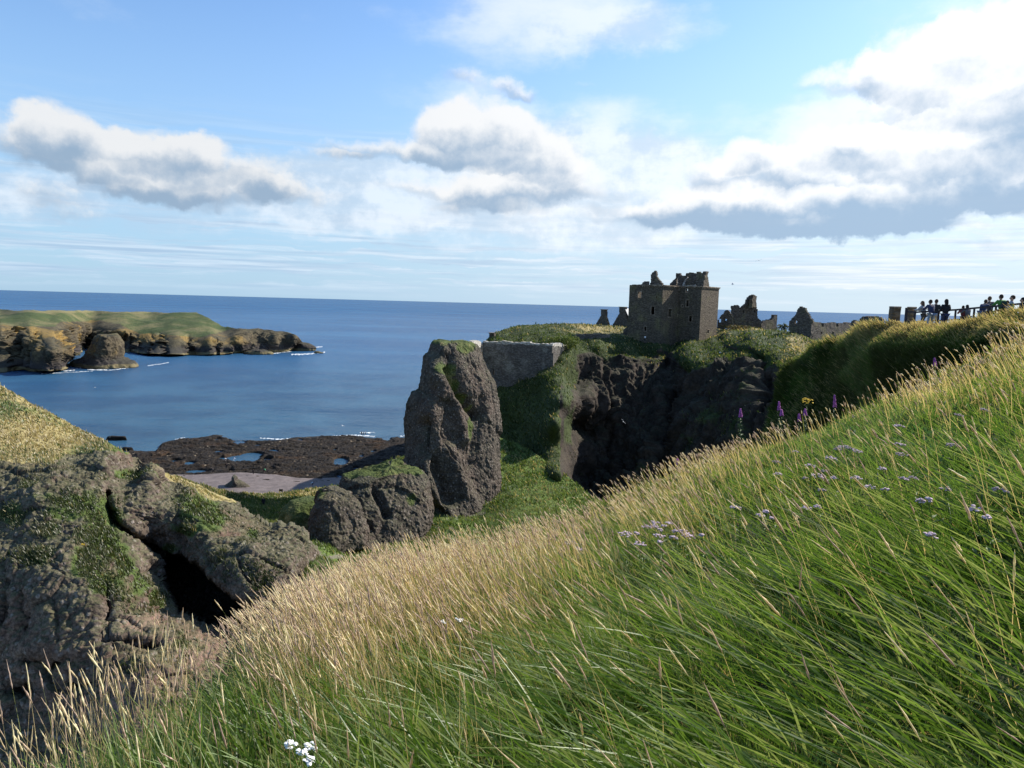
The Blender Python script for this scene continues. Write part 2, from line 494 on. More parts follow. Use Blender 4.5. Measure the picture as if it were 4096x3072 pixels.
def flat_mat(name, col, rough=0.8, noise=0.0, scale=20.0, spec=0.3):
    m, T, b = new_mat(name)
    if noise > 0:
        tc_ = T.n('ShaderNodeTexCoord')
        f = T.noise(tc_.outputs['Object'], scale, 4, 0.6)
        lo = tuple(c_ * (1 - noise) for c_ in col); hi = tuple(min(1, c_ * (1 + noise)) for c_ in col)
        T.link(T.mix(T.sstep(f, 0.3, 0.7), lo, hi), b.inputs['Base Color'])
    else:
        b.inputs['Base Color'].default_value = (*col, 1)
    b.inputs['Roughness'].default_value = rough
    b.inputs['Specular IOR Level'].default_value = spec
    return m

def terrain_mat(name, rockA, rockB, grassA, grassB, straw, unit=1.0, pebble=0.0, pebcol=(0.45, 0.42, 0.38), lichen=None, tidal=False,
                straw_amt=0.5, bump=1.0, moss=0.25, red=None):
    """rock + grass by the painted grass mask, slope and noise; unit = size in metres of the rock grain"""
    m, T, b = new_mat(name)
    geo = T.n('ShaderNodeNewGeometry'); pos = geo.outputs['Position']
    at_ = T.n('ShaderNodeAttribute', attribute_name='g')
    g = at_.outputs['Fac']
    as_ = T.n('ShaderNodeAttribute', attribute_name='s')
    big = T.noise(pos, 0.11 / unit, 5, 0.6)
    mid = T.noise(pos, 0.7 / unit, 6, 0.62)
    fine = T.noise(pos, 4.0 / unit, 5, 0.65)
    rc = T.mix(T.sstep(mid, 0.32, 0.68), rockA, rockB)
    if red is not None:
        rc = T.mix(T.math('MULTIPLY', T.sstep(big, 0.48, 0.66), 0.55), rc, red)
    rc = T.mix(T.sstep(fine, 0.35, 0.7), T.mix(1.0, rc, (0.55, 0.55, 0.55), 'MULTIPLY'), rc)
    ar_ = T.n('ShaderNodeAttribute', attribute_name='r')
    rc = T.mix(T.math('MULTIPLY', T.sstep(T.math('ADD', ar_.outputs['Fac'], T.math('MULTIPLY', T.math('SUBTRACT', mid, 0.5), 0.8)), 0.35, 0.65), 0.85), rc, T.mix(fine, (0.15, 0.09, 0.07), (0.30, 0.20, 0.165)))
    h = T.math('ADD', T.math('MULTIPLY', mid, 0.6), T.math('MULTIPLY', fine, 0.25))
    if pebble > 0:
        v1 = T.voro(pos, 1.0 / pebble); v2 = T.voro(pos, 2.3 / pebble)
        cid = T.voro(pos, 1.0 / pebble, out='Color')
        cs = T.n('ShaderNodeSeparateColor'); T.link(cid, cs.inputs[0])
        pm = T.math('MULTIPLY', T.sstep(v1, 0.42, 0.30), T.sstep(cs.outputs[0], 0.45, 0.62))
        pc = T.mix(cs.outputs[1], T.mix(1.0, pebcol, (0.5, 0.45, 0.45), 'MULTIPLY'), pebcol)
        rc = T.mix(T.math('MULTIPLY', pm, 0.75), rc, pc)
        rc = T.mix(T.sstep(v2, 0.45, 0.75, 0, 0.55), rc, T.mix(1.0, rc, (0.3, 0.3, 0.3), 'MULTIPLY'))
        h = T.math('ADD', h, T.math('MULTIPLY', T.math('SUBTRACT', 1.0, v1), 0.5))
    sepp = T.n('ShaderNodeSeparateXYZ'); T.link(pos, sepp.inputs[0]); z = sepp.outputs[2]
    if lichen is not None:
        ln = T.noise(pos, 0.06 / unit, 5, 0.65)
        rc = T.mix(T.math('MULTIPLY', T.sstep(ln, 0.50, 0.60), T.math('MULTIPLY', T.sstep(fine, 0.3, 0.6), T.sstep(z, 7.0, 14.0))), rc, lichen)
    if tidal:
        zz = T.math('ADD', z, T.math('MULTIPLY', T.math('SUBTRACT', mid, 0.5), 5.0))
        rc = T.mix(T.sstep(zz, 11.0, 5.5), rc, (0.045, 0.038, 0.036))
        rc = T.mix(T.sstep(zz, 3.4, 2.4), rc, (0.16, 0.13, 0.07))
        rc = T.mix(T.sstep(z, 0.7, 0.3), rc, (0.03, 0.03, 0.025))
    ns = T.n('ShaderNodeSeparateXYZ'); T.link(geo.outputs['Normal'], ns.inputs[0])
    up = ns.outputs[2]
    gn = T.noise(pos, 0.35 / unit, 6, 0.65)
    gm = T.math('ADD', g, T.math('MULTIPLY', T.math('SUBTRACT', gn, 0.5), 1.3))
    gm = T.sstep(gm, 0.38, 0.62)
    # thin moss on flatter bits of bare rock
    mm = T.math('MULTIPLY', T.sstep(T.math('ADD', up, T.math('MULTIPLY', T.math('SUBTRACT', gn, 0.5), 1.2)), 0.35, 0.95), moss)
    gcol = T.mix(T.sstep(T.noise(pos, 1.3 / unit, 6, 0.7), 0.3, 0.7), grassA, grassB)
    sn = T.noise(pos, 0.16 / unit, 6, 0.7)
    gcol = T.mix(T.math('MULTIPLY', T.sstep(T.math('ADD', T.math('ADD', sn, T.math('MULTIPLY', fine, 0.3)), T.math('MULTIPLY', T.math('SUBTRACT', as_.outputs['Fac'], 0.5), 0.5)), 0.56, 0.78), 0.85), gcol, straw)
    gcol = T.mix(T.sstep(T.noise(pos, 6.0 / unit, 4, 0.7), 0.25, 0.6), T.mix(1.0, gcol, (0.5, 0.5, 0.5), 'MULTIPLY'), gcol)
    mossc = T.mix(0.5, gcol, rc)
    c1 = T.mix(mm, rc, mossc)
    colr = T.mix(gm, c1, gcol)
    T.link(colr, b.inputs['Base Color'])
    b.inputs['Roughness'].default_value = 0.9
    b.inputs['Specular IOR Level'].default_value = 0.2
    bp = T.n('ShaderNodeBump'); bp.inputs['Strength'].default_value = 0.75 * bump; bp.inputs['Distance'].default_value = 0.5 * unit
    T.link(T.math('ADD', h, T.math('MULTIPLY', T.noise(pos, 9.0 / unit, 3, 0.7), 0.2)), bp.inputs['Height'])
    T.link(bp.outputs[0], b.inputs['Normal'])
    return m
# ---------------------------------------------------------------- terrain
G1 = (0.055, 0.085, 0.022); G2 = (0.10, 0.135, 0.035); STRAW = (0.36, 0.29, 0.13)
mat_far = terrain_mat('headland_rock', (0.052, 0.042, 0.030), (0.135, 0.108, 0.066), (0.04, 0.06, 0.02), (0.075, 0.10, 0.032), (0.19, 0.165, 0.08),
                      unit=5.0, lichen=(0.26, 0.165, 0.045), tidal=True, straw_amt=0.9, moss=0.3)
mat_hill = terrain_mat('conglomerate_hill', (0.098, 0.074, 0.056), (0.215, 0.168, 0.130), G1, G2, STRAW, unit=0.8, pebble=0.42,
                       pebcol=(0.28, 0.24, 0.21), straw_amt=0.85, moss=0.7, red=(0.21, 0.125, 0.095))
mat_crag = terrain_mat('conglomerate_crag', (0.055, 0.045, 0.035), (0.135, 0.113, 0.090), (0.05, 0.07, 0.018), (0.085, 0.11, 0.03), STRAW, unit=0.9, pebble=0.36,
                       pebcol=(0.24, 0.21, 0.18), straw_amt=0.15, moss=0.45, red=(0.14, 0.10, 0.08))
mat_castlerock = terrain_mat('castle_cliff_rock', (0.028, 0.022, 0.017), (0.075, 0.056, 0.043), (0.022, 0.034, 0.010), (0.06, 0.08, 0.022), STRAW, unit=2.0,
                       straw_amt=0.3, moss=0.5)  # rock and turf colours darkened to deepen the cliff's shade
mat_gully = terrain_mat('gully_turf', (0.16, 0.13, 0.11), (0.26, 0.22, 0.18), (0.07, 0.11, 0.02), (0.12, 0.17, 0.035), STRAW, unit=1.2,
                       straw_amt=0.25, moss=0.5)
mat_fg = terrain_mat('slope_turf', (0.10, 0.08, 0.05), (0.16, 0.12, 0.08), (0.035, 0.055, 0.012), (0.06, 0.09, 0.02), (0.20, 0.16, 0.08), unit=0.5, straw_amt=0.3)

# --- sea
m_sea, T, b = new_mat('sea_water')
geo = T.n('ShaderNodeNewGeometry'); pos = geo.outputs['Position']
ln = T.n('ShaderNodeVectorMath', operation='LENGTH'); T.link(T.vmath('SUBTRACT', pos, tuple(CAM)), ln.inputs[0]); dist = ln.outputs['Value']
big = T.noise(T.vmath('MULTIPLY', pos, (0.35, 1.0, 1)), 0.006, 5, 0.6)
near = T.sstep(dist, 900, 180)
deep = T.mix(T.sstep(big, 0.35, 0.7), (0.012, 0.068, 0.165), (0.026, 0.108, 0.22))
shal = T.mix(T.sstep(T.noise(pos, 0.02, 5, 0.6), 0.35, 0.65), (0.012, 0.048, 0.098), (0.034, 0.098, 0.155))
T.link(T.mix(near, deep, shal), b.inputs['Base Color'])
b.inputs['Roughness'].default_value = 0.16
b.inputs['IOR'].default_value = 1.33
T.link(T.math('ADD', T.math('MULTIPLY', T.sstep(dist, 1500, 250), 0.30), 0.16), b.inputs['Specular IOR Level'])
w1 = T.noise(T.vmath('MULTIPLY', pos, (0.35, 1.0, 1)), 0.16, 5, 0.6)
w2 = T.noise(T.vmath('MULTIPLY', pos, (0.5, 1.0, 1)), 1.1, 4, 0.65)
w3 = T.noise(T.vmath('MULTIPLY', pos, (0.25, 1.0, 1)), 0.025, 4, 0.6)
hh = T.math('ADD', T.math('MULTIPLY', w1, 1.7), T.math('ADD', T.math('MULTIPLY', w2, 0.40), T.math('MULTIPLY', w3, 4.0)))
bp = T.n('ShaderNodeBump'); bp.inputs['Strength'].default_value = 1.0; bp.inputs['Distance'].default_value = 1.6
T.link(hh, bp.inputs['Height']); T.link(bp.outputs[0], b.inputs['Normal'])
# wave slopes cap how mirror-like the distant sea can get
df = T.n('ShaderNodeBsdfDiffuse'); gl = T.n('ShaderNodeBsdfGlossy'); gl.inputs['Roughness'].default_value = 0.22; fr_ = T.n('ShaderNodeFresnel'); fr_.inputs[0].default_value = 1.33
T.link(T.mix(near, deep, shal), df.inputs['Color']); T.link(bp.outputs[0], gl.inputs['Normal']); T.link(bp.outputs[0], fr_.inputs['Normal'])
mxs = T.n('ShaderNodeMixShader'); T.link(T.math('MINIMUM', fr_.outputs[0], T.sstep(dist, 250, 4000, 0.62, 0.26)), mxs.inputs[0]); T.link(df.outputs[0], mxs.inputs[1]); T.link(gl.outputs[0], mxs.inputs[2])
T.link(mxs.outputs[0], [n_ for n_ in m_sea.node_tree.nodes if n_.type == 'OUTPUT_MATERIAL'][0].inputs[0])
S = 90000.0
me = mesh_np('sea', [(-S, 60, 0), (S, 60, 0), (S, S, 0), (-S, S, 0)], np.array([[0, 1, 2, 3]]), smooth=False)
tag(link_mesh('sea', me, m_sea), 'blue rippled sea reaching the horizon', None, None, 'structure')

# --- far headland on the left
def gd(px, py, z=0.0):
    return float(proj(ground(np.array(px), np.array(py), z))[2])
hb = [(-200, 1497), (0, 1492), (120, 1487), (262, 1480), (276, 1424), (480, 1413), (785, 1422), (950, 1413), (1080, 1411), (1150, 1405), (1200, 1392), (1216, 1384)]
ht = [(-200, 1233), (0, 1239), (380, 1246), (785, 1249), (830, 1268), (886, 1303), (950, 1314), (1044, 1317), (1139, 1327), (1190, 1344), (1209, 1370), (1216, 1382)]
hc = [(x, y, gd(x, y)) for x, y in hb]
hc += [(-200, 1400, 512), (0, 1400, 508), (120, 1390, 512), (250, 1400, 520), (290, 1370, 690), (-200, 1310, 530), (0, 1305, 535), (120, 1310, 540), (225, 1320, 560), (300, 1325, 680),
       (480, 1320, 705), (560, 1345, 700), (700, 1348, 680), (850, 1350, 690), (950, 1360, 700), (1100, 1360, 730), (500, 1370, 690), (750, 1380, 675), (900, 1385, 690),
       (-200, 1245, 690), (0, 1248, 700), (380, 1254, 800), (600, 1256, 830), (785, 1254, 830), (786, 1290, 760), (600, 1290, 760), (400, 1285, 745), (200, 1275, 640), (0, 1275, 600),
       (886, 1310, 770), (1044, 1320, 760), (1139, 1330, 752), (1190, 1347, 745)]
def head_extra(PX, PY, D):
    # deep geos (sea inlets) cutting the wall
    PX0 = PX; PX = PX + fbm(np.stack([PX, PY * 0.7, 0 * PX], -1), 60, 4, 0.65, 15) * 34
    for (x, w_, dep) in ((75, 24, 26), (235, 10, 10), (325, 30, 22), (470, 34, 34), (385, 9, 10), (648, 12, 14), (540, 26, 20), (600, 8, 8), (752, 22, 8), (860, 10, 7), (-90, 25, 20), (30, 8, 7), (150, 14, 8)):
        yy = np.clip((PY - 1300 - (0 if x < 262 else 22)) / 40, 0, 1)
        D = D + dep * np.exp(-((PX - x - 0.08 * (PY - 1380)) / w_) ** 2) * smooth01(yy)
    return D
def head_disp(P, PX, PY, N):
    steep = smooth01((0.75 - N[..., 2]) / 0.5)
    a = ridged(P, 26, 5, 0.65, 3, (1, 1, 0.25)) * 7.0 + ridged(P, 9, 5, 0.7, 9, (1, 1, 0.35)) * 2.5 + facets(P * np.array([1, 1, 0.4]), 9, 12) * 4.5
    tip = smooth01((PX - 900) / 80)
    tb = smooth01((PY - np.interp(PX, [p[0] for p in ht], [p[1] for p in ht])) / 25)
    a2 = ridged(P, 14, 4, 0.6, 5, (1, 1, 1.8)) * 4.0
    return (a * steep * (1 - tip) + fbm(P, 40, 4, 0.55, 4) * 2.2 + a2 * tip * (0.25 + 0.75 * tb)) * np.where(PY < 1480, 1, 0.4)
hbrow = [(-200, 1300), (0, 1293), (100, 1303), (215, 1305), (235, 1290), (400, 1283), (480, 1298), (560, 1333), (700, 1342), (800, 1352), (870, 1330), (930, 1312), (1216, 1300)]
def head_g(P, PX, PY, N):
    br = np.interp(PX, [p[0] for p in hbrow], [p[1] for p in hbrow])
    return smooth01(0.5 + (br - PY) / 30)
tag(relief('headland', (-200, 1216), ht, hb, 2.2, hc, head_disp, head_g, lambda P, PX, PY, N: 0.45 + 0.3 * smooth01((1256 - PY) / 8) + 0.25 * fbm(P, 40, 3, .5, 8), mat_far, back=[(25, 1), (60, 12), (90, 42)], extra=head_extra, c=0.02, vstep=1.5),
    'grass topped headland with orange lichened cliffs beyond the bay', None, None, 'structure')

PLAN = [(-1, 0.05), (-0.86, -0.55), (-0.42, -1.0), (-0.1, -0.95), (0.45, -0.55), (0.9, -0.2), (1, 0.15), (0.75, 0.7), (0.1, 1.0), (-0.6, 0.85)]
def stack_disp(P, PX, PY, N):
    return ridged(P, 12, 5, 0.65, 21, (1, 1, 0.4)) * 2.6 + ridged(P, 4, 3, 0.6, 22) * 1.1
o = loft('sea_stack', [(1343, 400, 462), (1352, 386, 474), (1368, 380, 483), (1400, 366, 483), (1428, 345, 482), (1436, 330, 490), (1447, 312, 520), (1457, 292, 543), (1468, 280, 552), (1476, 283, 548)],
         552, 0.85, PLAN, 140, 1.6, stack_disp, lambda P, PX, PY, N: smooth01((1352 - PY) / 10) * 0.45, mat_far)
tag(o, 'squat rock stack standing in the bay in front of the headland cliffs', 'sea stack')
SKR = [((1372, 1190, 1228), (1380, 1180, 1258), (1390, 1172, 1268), (1402, 1160, 1262), 'dark rock islet off the headland point with surf round it'),
       ((1400, 1010, 1060), (1406, 985, 1085), (1411, 975, 1095), (1416, 975, 1095), 'low dark skerry close under the headland cliffs'),
       ((1405, 1262, 1280), (1409, 1257, 1288), (1411, 1255, 1292), (1413, 1255, 1292), 'smallest wave washed skerry farthest off the point')]
for L in SKR:
    lab = L[-1]; lv = [tuple(x) for x in L[:-1]]
    o = loft('skerry', lv, gd((lv[-1][1] + lv[-1][2]) / 2, lv[-1][0]), 0.8, PLAN, 90, 1.2, lambda P, PX, PY, N: ridged(P, 7, 4, 0.6, 31) * 1.3 - 0.5, None, mat_far)
    tag(o, lab, 'rock', 'skerries off the headland')

# --- surf where the swell meets rock
m_foam, T, b = new_mat('sea_foam')
geo = T.n('ShaderNodeNewGeometry')
fo = T.noise(geo.outputs['Position'], 0.6, 6, 0.7)
al = T.sstep(fo, 0.42, 0.56)
b.inputs['Base Color'].default_value = (0.8, 0.84, 0.86, 1); b.inputs['Roughness'].default_value = 0.7
T.link(al, b.inputs['Alpha'])
def foam_strip(pts, w):
    V = []; 
    pts = np.array(pts, float); n = max(2, int(np.abs(np.diff(pts[:, 0])).sum() / 4))
    x = np.linspace(pts[0, 0], pts[-1, 0], n); y = np.interp(x, pts[:, 0], pts[:, 1])
    jit = np.array([random.uniform(0.2, 1.0) for _ in x])
    A = ground(x, y - w * 0.5 * jit, 0.12); Bq = ground(x, y + w * 0.5 * jit[::-1], 0.12)
    return A, Bq
fv = []; ff = []
for pts, w in [([(268, 1476), (330, 1472), (420, 1478)], 3), ([(230, 1478), (262, 1484), (300, 1480)], 5), ([(350, 1478), (440, 1481), (548, 1466)], 5), ([(165, 1495), (270, 1490), (370, 1484)], 3),
               ([(835, 1422), (900, 1417)], 4), ([(1060, 1414), (1110, 1412), (1165, 1404)], 5), ([(1165, 1418), (1220, 1417), (1262, 1412), (1300, 1409)], 7), ([(1258, 1390), (1290, 1386)], 5), ([(1185, 1386), (1204, 1382)], 5),
               ([(590, 1463), (640, 1456), (675, 1450)], 4), ([(1330, 1745), (1400, 1741), (1460, 1742), (1500, 1746)], 7), ([(1440, 1731), (1500, 1730)], 6), ([(1040, 1752), (1120, 1757), (1180, 1752)], 5), ([(1600, 1745), (1640, 1742)], 6), ([(700, 1757), (740, 1750)], 4)]:
    A, Bq = foam_strip(pts, w)
    o0 = len(fv); fv += list(A) + list(Bq); n = len(A)
    ff += [(o0 + i, o0 + i + 1, o0 + n + i + 1, o0 + n + i) for i in range(n - 1)]
tag(link_mesh('surf', mesh_np('surf', np.array(fv), np.array(ff), smooth=False), m_foam), 'white surf breaking along the rocks', None, None, 'stuff')

# --- tidal rock shelf with pools
m_reef, T, b = new_mat('reef_rock')
geo = T.n('ShaderNodeNewGeometry'); pos = geo.outputs['Position']
c0 = T.mix(T.sstep(T.noise(pos, 0.5, 6, 0.7), 0.3, 0.7), (0.008, 0.006, 0.005), (0.034, 0.026, 0.018))
c0 = T.mix(T.math('MULTIPLY', T.sstep(T.noise(pos, 0.07, 5, 0.6), 0.55, 0.7), 0.6), c0, (0.06, 0.032, 0.014))
v = T.voro(pos, 0.9); cs = T.n('ShaderNodeSeparateColor'); T.link(T.voro(pos, 0.9, out='Color'), cs.inputs[0])
c0 = T.mix(T.math('MULTIPLY', T.sstep(v, 0.40, 0.25), T.math('MULTIPLY', T.sstep(cs.outputs[0], 0.84, 0.9), T.sstep(T.noise(pos, 0.12, 3, 0.6), 0.45, 0.6))), c0, (0.20, 0.16, 0.11))
T.link(c0, b.inputs['Base Color']); b.inputs['Roughness'].default_value = 0.8; b.inputs['Specular IOR Level'].default_value = 0.15
bp = T.n('ShaderNodeBump'); bp.inputs['Strength'].default_value = 0.9; bp.inputs['Distance'].default_value = 0.8
T.link(T.noise(pos, 0.9, 6, 0.7), bp.inputs['Height']); T.link(bp.outputs[0], b.inputs['Normal'])
rt = [(380, 1845), (480, 1822), (520, 1800), (585, 1806), (623, 1800), (650, 1776), (717, 1755), (800, 1748), (864, 1736), (905, 1740), (930, 1757), (1050, 1762), (1129, 1757), (1220, 1745), (1305, 1741), (1500, 1744), (1560, 1742), (1622, 1741), (1750, 1735)]
rb = [(380, 1990), (1750, 1990)]
nx, ny = 460, 200
xs = np.linspace(380, 1750, nx)
Tt = np.interp(xs, [p[0] for p in rt], [p[1] for p in rt]) - 14
PX = np.repeat(xs[None], ny, 0); PY = Tt[None] + (1995 - Tt)[None] * np.linspace(0, 1, ny)[:, None]
P = ground(PX, PY, 0.5)
edge = (PY - np.interp(PX, [p[0] for p in rt], [p[1] for p in rt])) / 10.0
h = 0.52 + 0.62 * ridged(P, 9, 5, 0.65, 41, (0.5, 1.5, 1)) + 0.42 * facets(P * np.array([0.6, 1.4, 1]), 3.0, 42) + 0.22 * facets(P, 1.1, 43)
h = h * np.clip(edge + fbm(P, 14, 4, 0.6, 44) * 1.6 + 0.4, -1, 1) 
pools = [(976, 1828, 62, 12), (1010, 1815, 40, 8), (900, 1831, 28, 5), (794, 1884, 50, 7), (1364, 1843, 27, 14), (1358, 1903, 14, 8), (760, 1849, 22, 5), (700, 1841, 22, 4), (1095, 1800, 18, 5), (1070, 1834, 18, 5),
         (1425, 1869, 12, 4), (1495, 1802, 12, 5), (1440, 1822, 9, 5), (1030, 1779, 12, 4), (875, 1802, 12, 4), (915, 1780, 14, 3), (1084, 1868, 9, 4), (1340, 1797, 9, 4), (1420, 1770, 14, 3), (920, 1882, 14, 4), (868, 1757, 25, 5), (960, 1768, 25, 5), (1545, 1755, 20, 6), (1200, 1757, 14, 3)]
pm = strokes(PX + fbm(P, 5, 3, 0.6, 46) * 10, PY + fbm(P, 6, 3, 0.6, 47) * 4, [(x, y, rx * 1.15, ry * 1.15) for x, y, rx, ry in pools])
h = h - 2.6 * smooth01((pm - 0.25) / 0.4)
P[..., 2] = np.clip(h, -1.2, 3.0)
tag(link_mesh('rock_shelf', mesh_np('rock_shelf', P.reshape(-1, 3), grid_faces(ny, nx)), m_reef), 'dark weedy rock shelf with tide pools at the shore', None, None, 'structure')
OUT = [((1738, 622 - 150, 500 - 10),)]
for (y0, y1, xa, xb, lab) in [(1740, 1760, 425, 508, 'long thin dark reef breaking the water left of the shelf'), (1784, 1802, 478, 532, 'low dark reef by the foot of the grassy hill')]:
    d_ = gd((xa + xb) / 2, y1)
    o = loft('skerry', [(y0 + 6, xa + 20, xb - 8), (y0 + 10, xa + 6, xb - 2), (y1 - 2, xa, xb), (y1 + 2, xa, xb)], d_, 0.25, PLAN, 80, 1.5, lambda P, PX, PY, N: ridged(P, 2.5, 3, 0.6, 51) * 0.4, None, m_reef)
    tag(o, lab, 'rock')

# --- shingle beach
m_beach, T, b = new_mat('beach_shingle')
geo = T.n('ShaderNodeNewGeometry'); pos = geo.outputs['Position']
c0 = T.mix(T.sstep(T.noise(pos, 0.35, 6, 0.7), 0.3, 0.7), (0.105, 0.082, 0.078), (0.185, 0.15, 0.14))
c0 = T.mix(T.sstep(T.voro(pos, 1.6), 0.1, 0.45), T.mix(1.0, c0, (1.25, 1.22, 1.2), 'MULTIPLY'), T.mix(1.0, c0, (0.8, 0.8, 0.8), 'MULTIPLY'))
T.link(c0, b.inputs['Base Color']); b.inputs['Roughness'].default_value = 0.9
bt = [(600, 1900), (700, 1903), (780, 1902), (880, 1897), (960, 1893), (1000, 1896), (1100, 1903), (1200, 1916), (1300, 1915), (1500, 1915), (1700, 1900)]
nx, ny = 260, 60
xs = np.linspace(600, 1700, nx); Tt = np.interp(xs, [p[0] for p in bt], [p[1] for p in bt])
PX = np.repeat(xs[None], ny, 0); PY = Tt[None] - 6 + (2030 - Tt)[None] * np.linspace(0, 1, ny)[:, None]
zz = 0.9 + 2.4 * np.linspace(0, 1, ny)[:, None] + 0 * PX
P = ground(PX, PY, 1.0); 
r_ = ray(PX, PY); P = CAM + r_ * ((zz - HC) / r_[..., 2])[..., None]
P[..., 2] += fbm(P, 5, 4, 0.6, 61) * 0.25
P[0, :, 2] -= 1.0
tag(link_mesh('beach', mesh_np('beach', P.reshape(-1, 3), grid_faces(ny, nx)), m_beach), 'pinkish shingle beach below the saddle', None, None, 'structure')
# knob of rock on the beach
o = loft('beach_rock', [(1906, 933, 944), (1914, 928, 950), (1920, 930, 950), (1928, 922, 968), (1938, 908, 988), (1947, 896, 1000), (1954, 890, 1004)], gd(945, 1944, 2.0), 0.6, PLAN, 90, 2,
         lambda P, PX, PY, N: ridged(P, 1.6, 4, 0.6, 71) * 0.28, None, mat_crag)
tag(o, 'knobbly brown rock standing alone on the shingle beach', 'rock')

# --- left hill: grassy top, conglomerate face with a cave
lt = [(-200, 1470), (-100, 1500), (0, 1542), (150, 1625), (300, 1700), (400, 1752), (560, 1850), (700, 1908), (850, 1970), (937, 2012), (985, 2060), (1038, 2100), (1139, 2110), (1200, 2128), (1253, 2190), (1290, 2250)]
lb = [(-200, 3400), (0, 3350), (300, 3250), (500, 3100), (700, 2900), (1000, 2700), (1170, 2520), (1250, 2430), (1290, 2380)]
lc = [(-200, 1470, 84), (0, 1542, 84), (300, 1700, 84), (560, 1850, 82), (700, 1908, 80), (850, 1970, 78), (937, 2012, 76), (1038, 2100, 70), (1139, 2110, 66), (1253, 2190, 65), (1290, 2250, 66),
      (-200, 1700, 68), (0, 1720, 68), (300, 1790, 70), (-200, 1850, 60), (0, 1860, 60), (220, 1850, 61.5), (440, 1820, 65), (600, 1880, 66), (760, 1960, 66),
      (0, 2050, 55), (250, 2050, 55), (450, 2050, 57.5), (430, 1950, 60), (620, 2030, 60), (850, 2080, 61), (1000, 2180, 58),
      (-200, 2300, 50.5), (0, 2300, 50), (250, 2300, 49.5), (450, 2250, 52), (560, 2350, 52.5), (650, 2450, 53),
      (0, 2600, 47.5), (250, 2600, 46.5), (420, 2600, 46), (600, 2580, 46.5), (700, 2560, 48.5), (-200, 2650, 48),
      (100, 2850, 46), (300, 2850, 45), (450, 2720, 45), (0, 3080, 43), (-200, 3350, 41), (0, 3300, 41), (500, 3050, 42),
      (620, 2180, 60), (700, 2230, 59), (800, 2250, 56.5), (900, 2300, 54.5), (1000, 2300, 53.5), (1100, 2250, 56), (1200, 2250, 58), (1240, 2350, 59),
      (960, 2420, 53), (1080, 2420, 53.5), (1150, 2480, 55), (760, 2300, 57),
      (800, 2620, 49), (700, 2700, 46), (1000, 2600, 51), (1150, 2540, 54), (900, 2530, 54)]
cave = [(690, 2240), (770, 2265), (850, 2330), (960, 2400), (1010, 2440), (990, 2500), (940, 2515), (840, 2500), (745, 2470), (715, 2460), (700, 2400), (672, 2330), (668, 2280)]
small = [(408, 2430), (470, 2425), (520, 2470), (640, 2480), (600, 2560), (480, 2610), (420, 2600), (400, 2520)]
def inpoly(px, py, poly):
    n = len(poly); ins = np.zeros(np.shape(px), bool)
    for i in range(n):
        x1, y1 = poly[i]; x2, y2 = poly[(i + 1) % n]
        c_ = ((y1 > py) != (y2 > py)) & (px < (x2 - x1) * (py - y1) / (y2 - y1 + 1e-9) + x1)
        ins ^= c_
    return ins
def polydist(px, py, poly):
    d = np.full(np.shape(px), 1e9)
    for i in range(len(poly)):
        x1, y1 = poly[i]; x2, y2 = poly[(i + 1) % len(poly)]
        t = np.clip(((px - x1) * (x2 - x1) + (py - y1) * (y2 - y1)) / ((x2 - x1) ** 2 + (y2 - y1) ** 2), 0, 1)
        d = np.minimum(d, np.hypot(px - x1 - t * (x2 - x1), py - y1 - t * (y2 - y1)))
    return np.where(inpoly(px, py, poly), -d, d)
def left_extra(PX, PY, D):
    n_ = fbm(np.stack([PX, PY, 0 * PX], -1), 90, 4, 0.55, 81) * 22
    ins = smooth01((-(polydist(PX, PY, cave) + n_ * 0.6) + 22) / 20)
    D = D + ins * 12.0
    # cleft running up-left from the cave, between the near bulge and the block behind
    line = [(700, 2260), (600, 2190), (520, 2140), (455, 2090), (430, 2020), (425, 1980)]
    dl = np.full(PX.shape, 1e9)
    for (x1, y1), (x2, y2) in zip(line[:-1], line[1:]):
        t = np.clip(((PX - x1) * (x2 - x1) + (PY - y1) * (y2 - y1)) / ((x2 - x1) ** 2 + (y2 - y1) ** 2), 0, 1)
        dl = np.minimum(dl, np.hypot(PX - x1 - t * (x2 - x1), PY - y1 - t * (y2 - y1)))
    D = D + 3.0 * np.exp(-((dl + n_ * 0.3) / 16) ** 2)
    # scoops low on the near bulge
    for (x, y, rx, ry, dep) in ((560, 2590, 90, 28, 3.2), (420, 2450, 22, 70, 1.8), (200, 2640, 90, 22, 1.5), (330, 2740, 40, 26, 1.4), (120, 2480, 30, 60, 1.0), (1195, 2335, 22, 24, 2.4), (1010, 2500, 26, 30, 3.0), (90, 2760, 60, 24, 1.5), (30, 2420, 26, 90, 1.2), (1180, 2500, 40, 16, 2.0)):
        D = D + dep * np.exp(-((PX - x + n_) / rx) ** 2 - ((PY - y + n_ * 0.5) / ry) ** 2)
    return D
lg_line = [(-200, 1830), (0, 1838), (100, 1850), (190, 1852), (230, 1835), (270, 1815), (440, 1808), (538, 1826), (600, 1862), (700, 1925), (770, 1958), (860, 2000), (930, 2020), (1290, 2020)]
lg = [(300, 2030, 130, 55), (400, 2060, 90, 70), (380, 2130, 90, 70), (440, 2200, 70, 60), (500, 2270, 50, 50), (350, 2260, 70, 80), (400, 2340, 60, 50), (560, 2330, 50, 45), (610, 2400, 30, 40), (800, 2035, 80, 55), (850, 2080, 60, 40),
      (510, 1905, 60, 22), (110, 1935, 40, 30), (40, 2060, 60, 40), (740, 2120, 50, 20), (680, 2200, 30, 30), (200, 2120, 60, 40), (150, 2230, 80, 50), (1010, 2140, 25, 20)]
def left_g(P, PX, PY, N):
    br = np.interp(PX, [p[0] for p in lg_line], [p[1] for p in lg_line])
    a = smooth01(0.5 + (br - PY) / 36)
    return np.maximum(a, 0.18 + 0.72 * strokes(PX, PY, lg) + 0.35 * fbm(P, 7, 4, .6, 88))
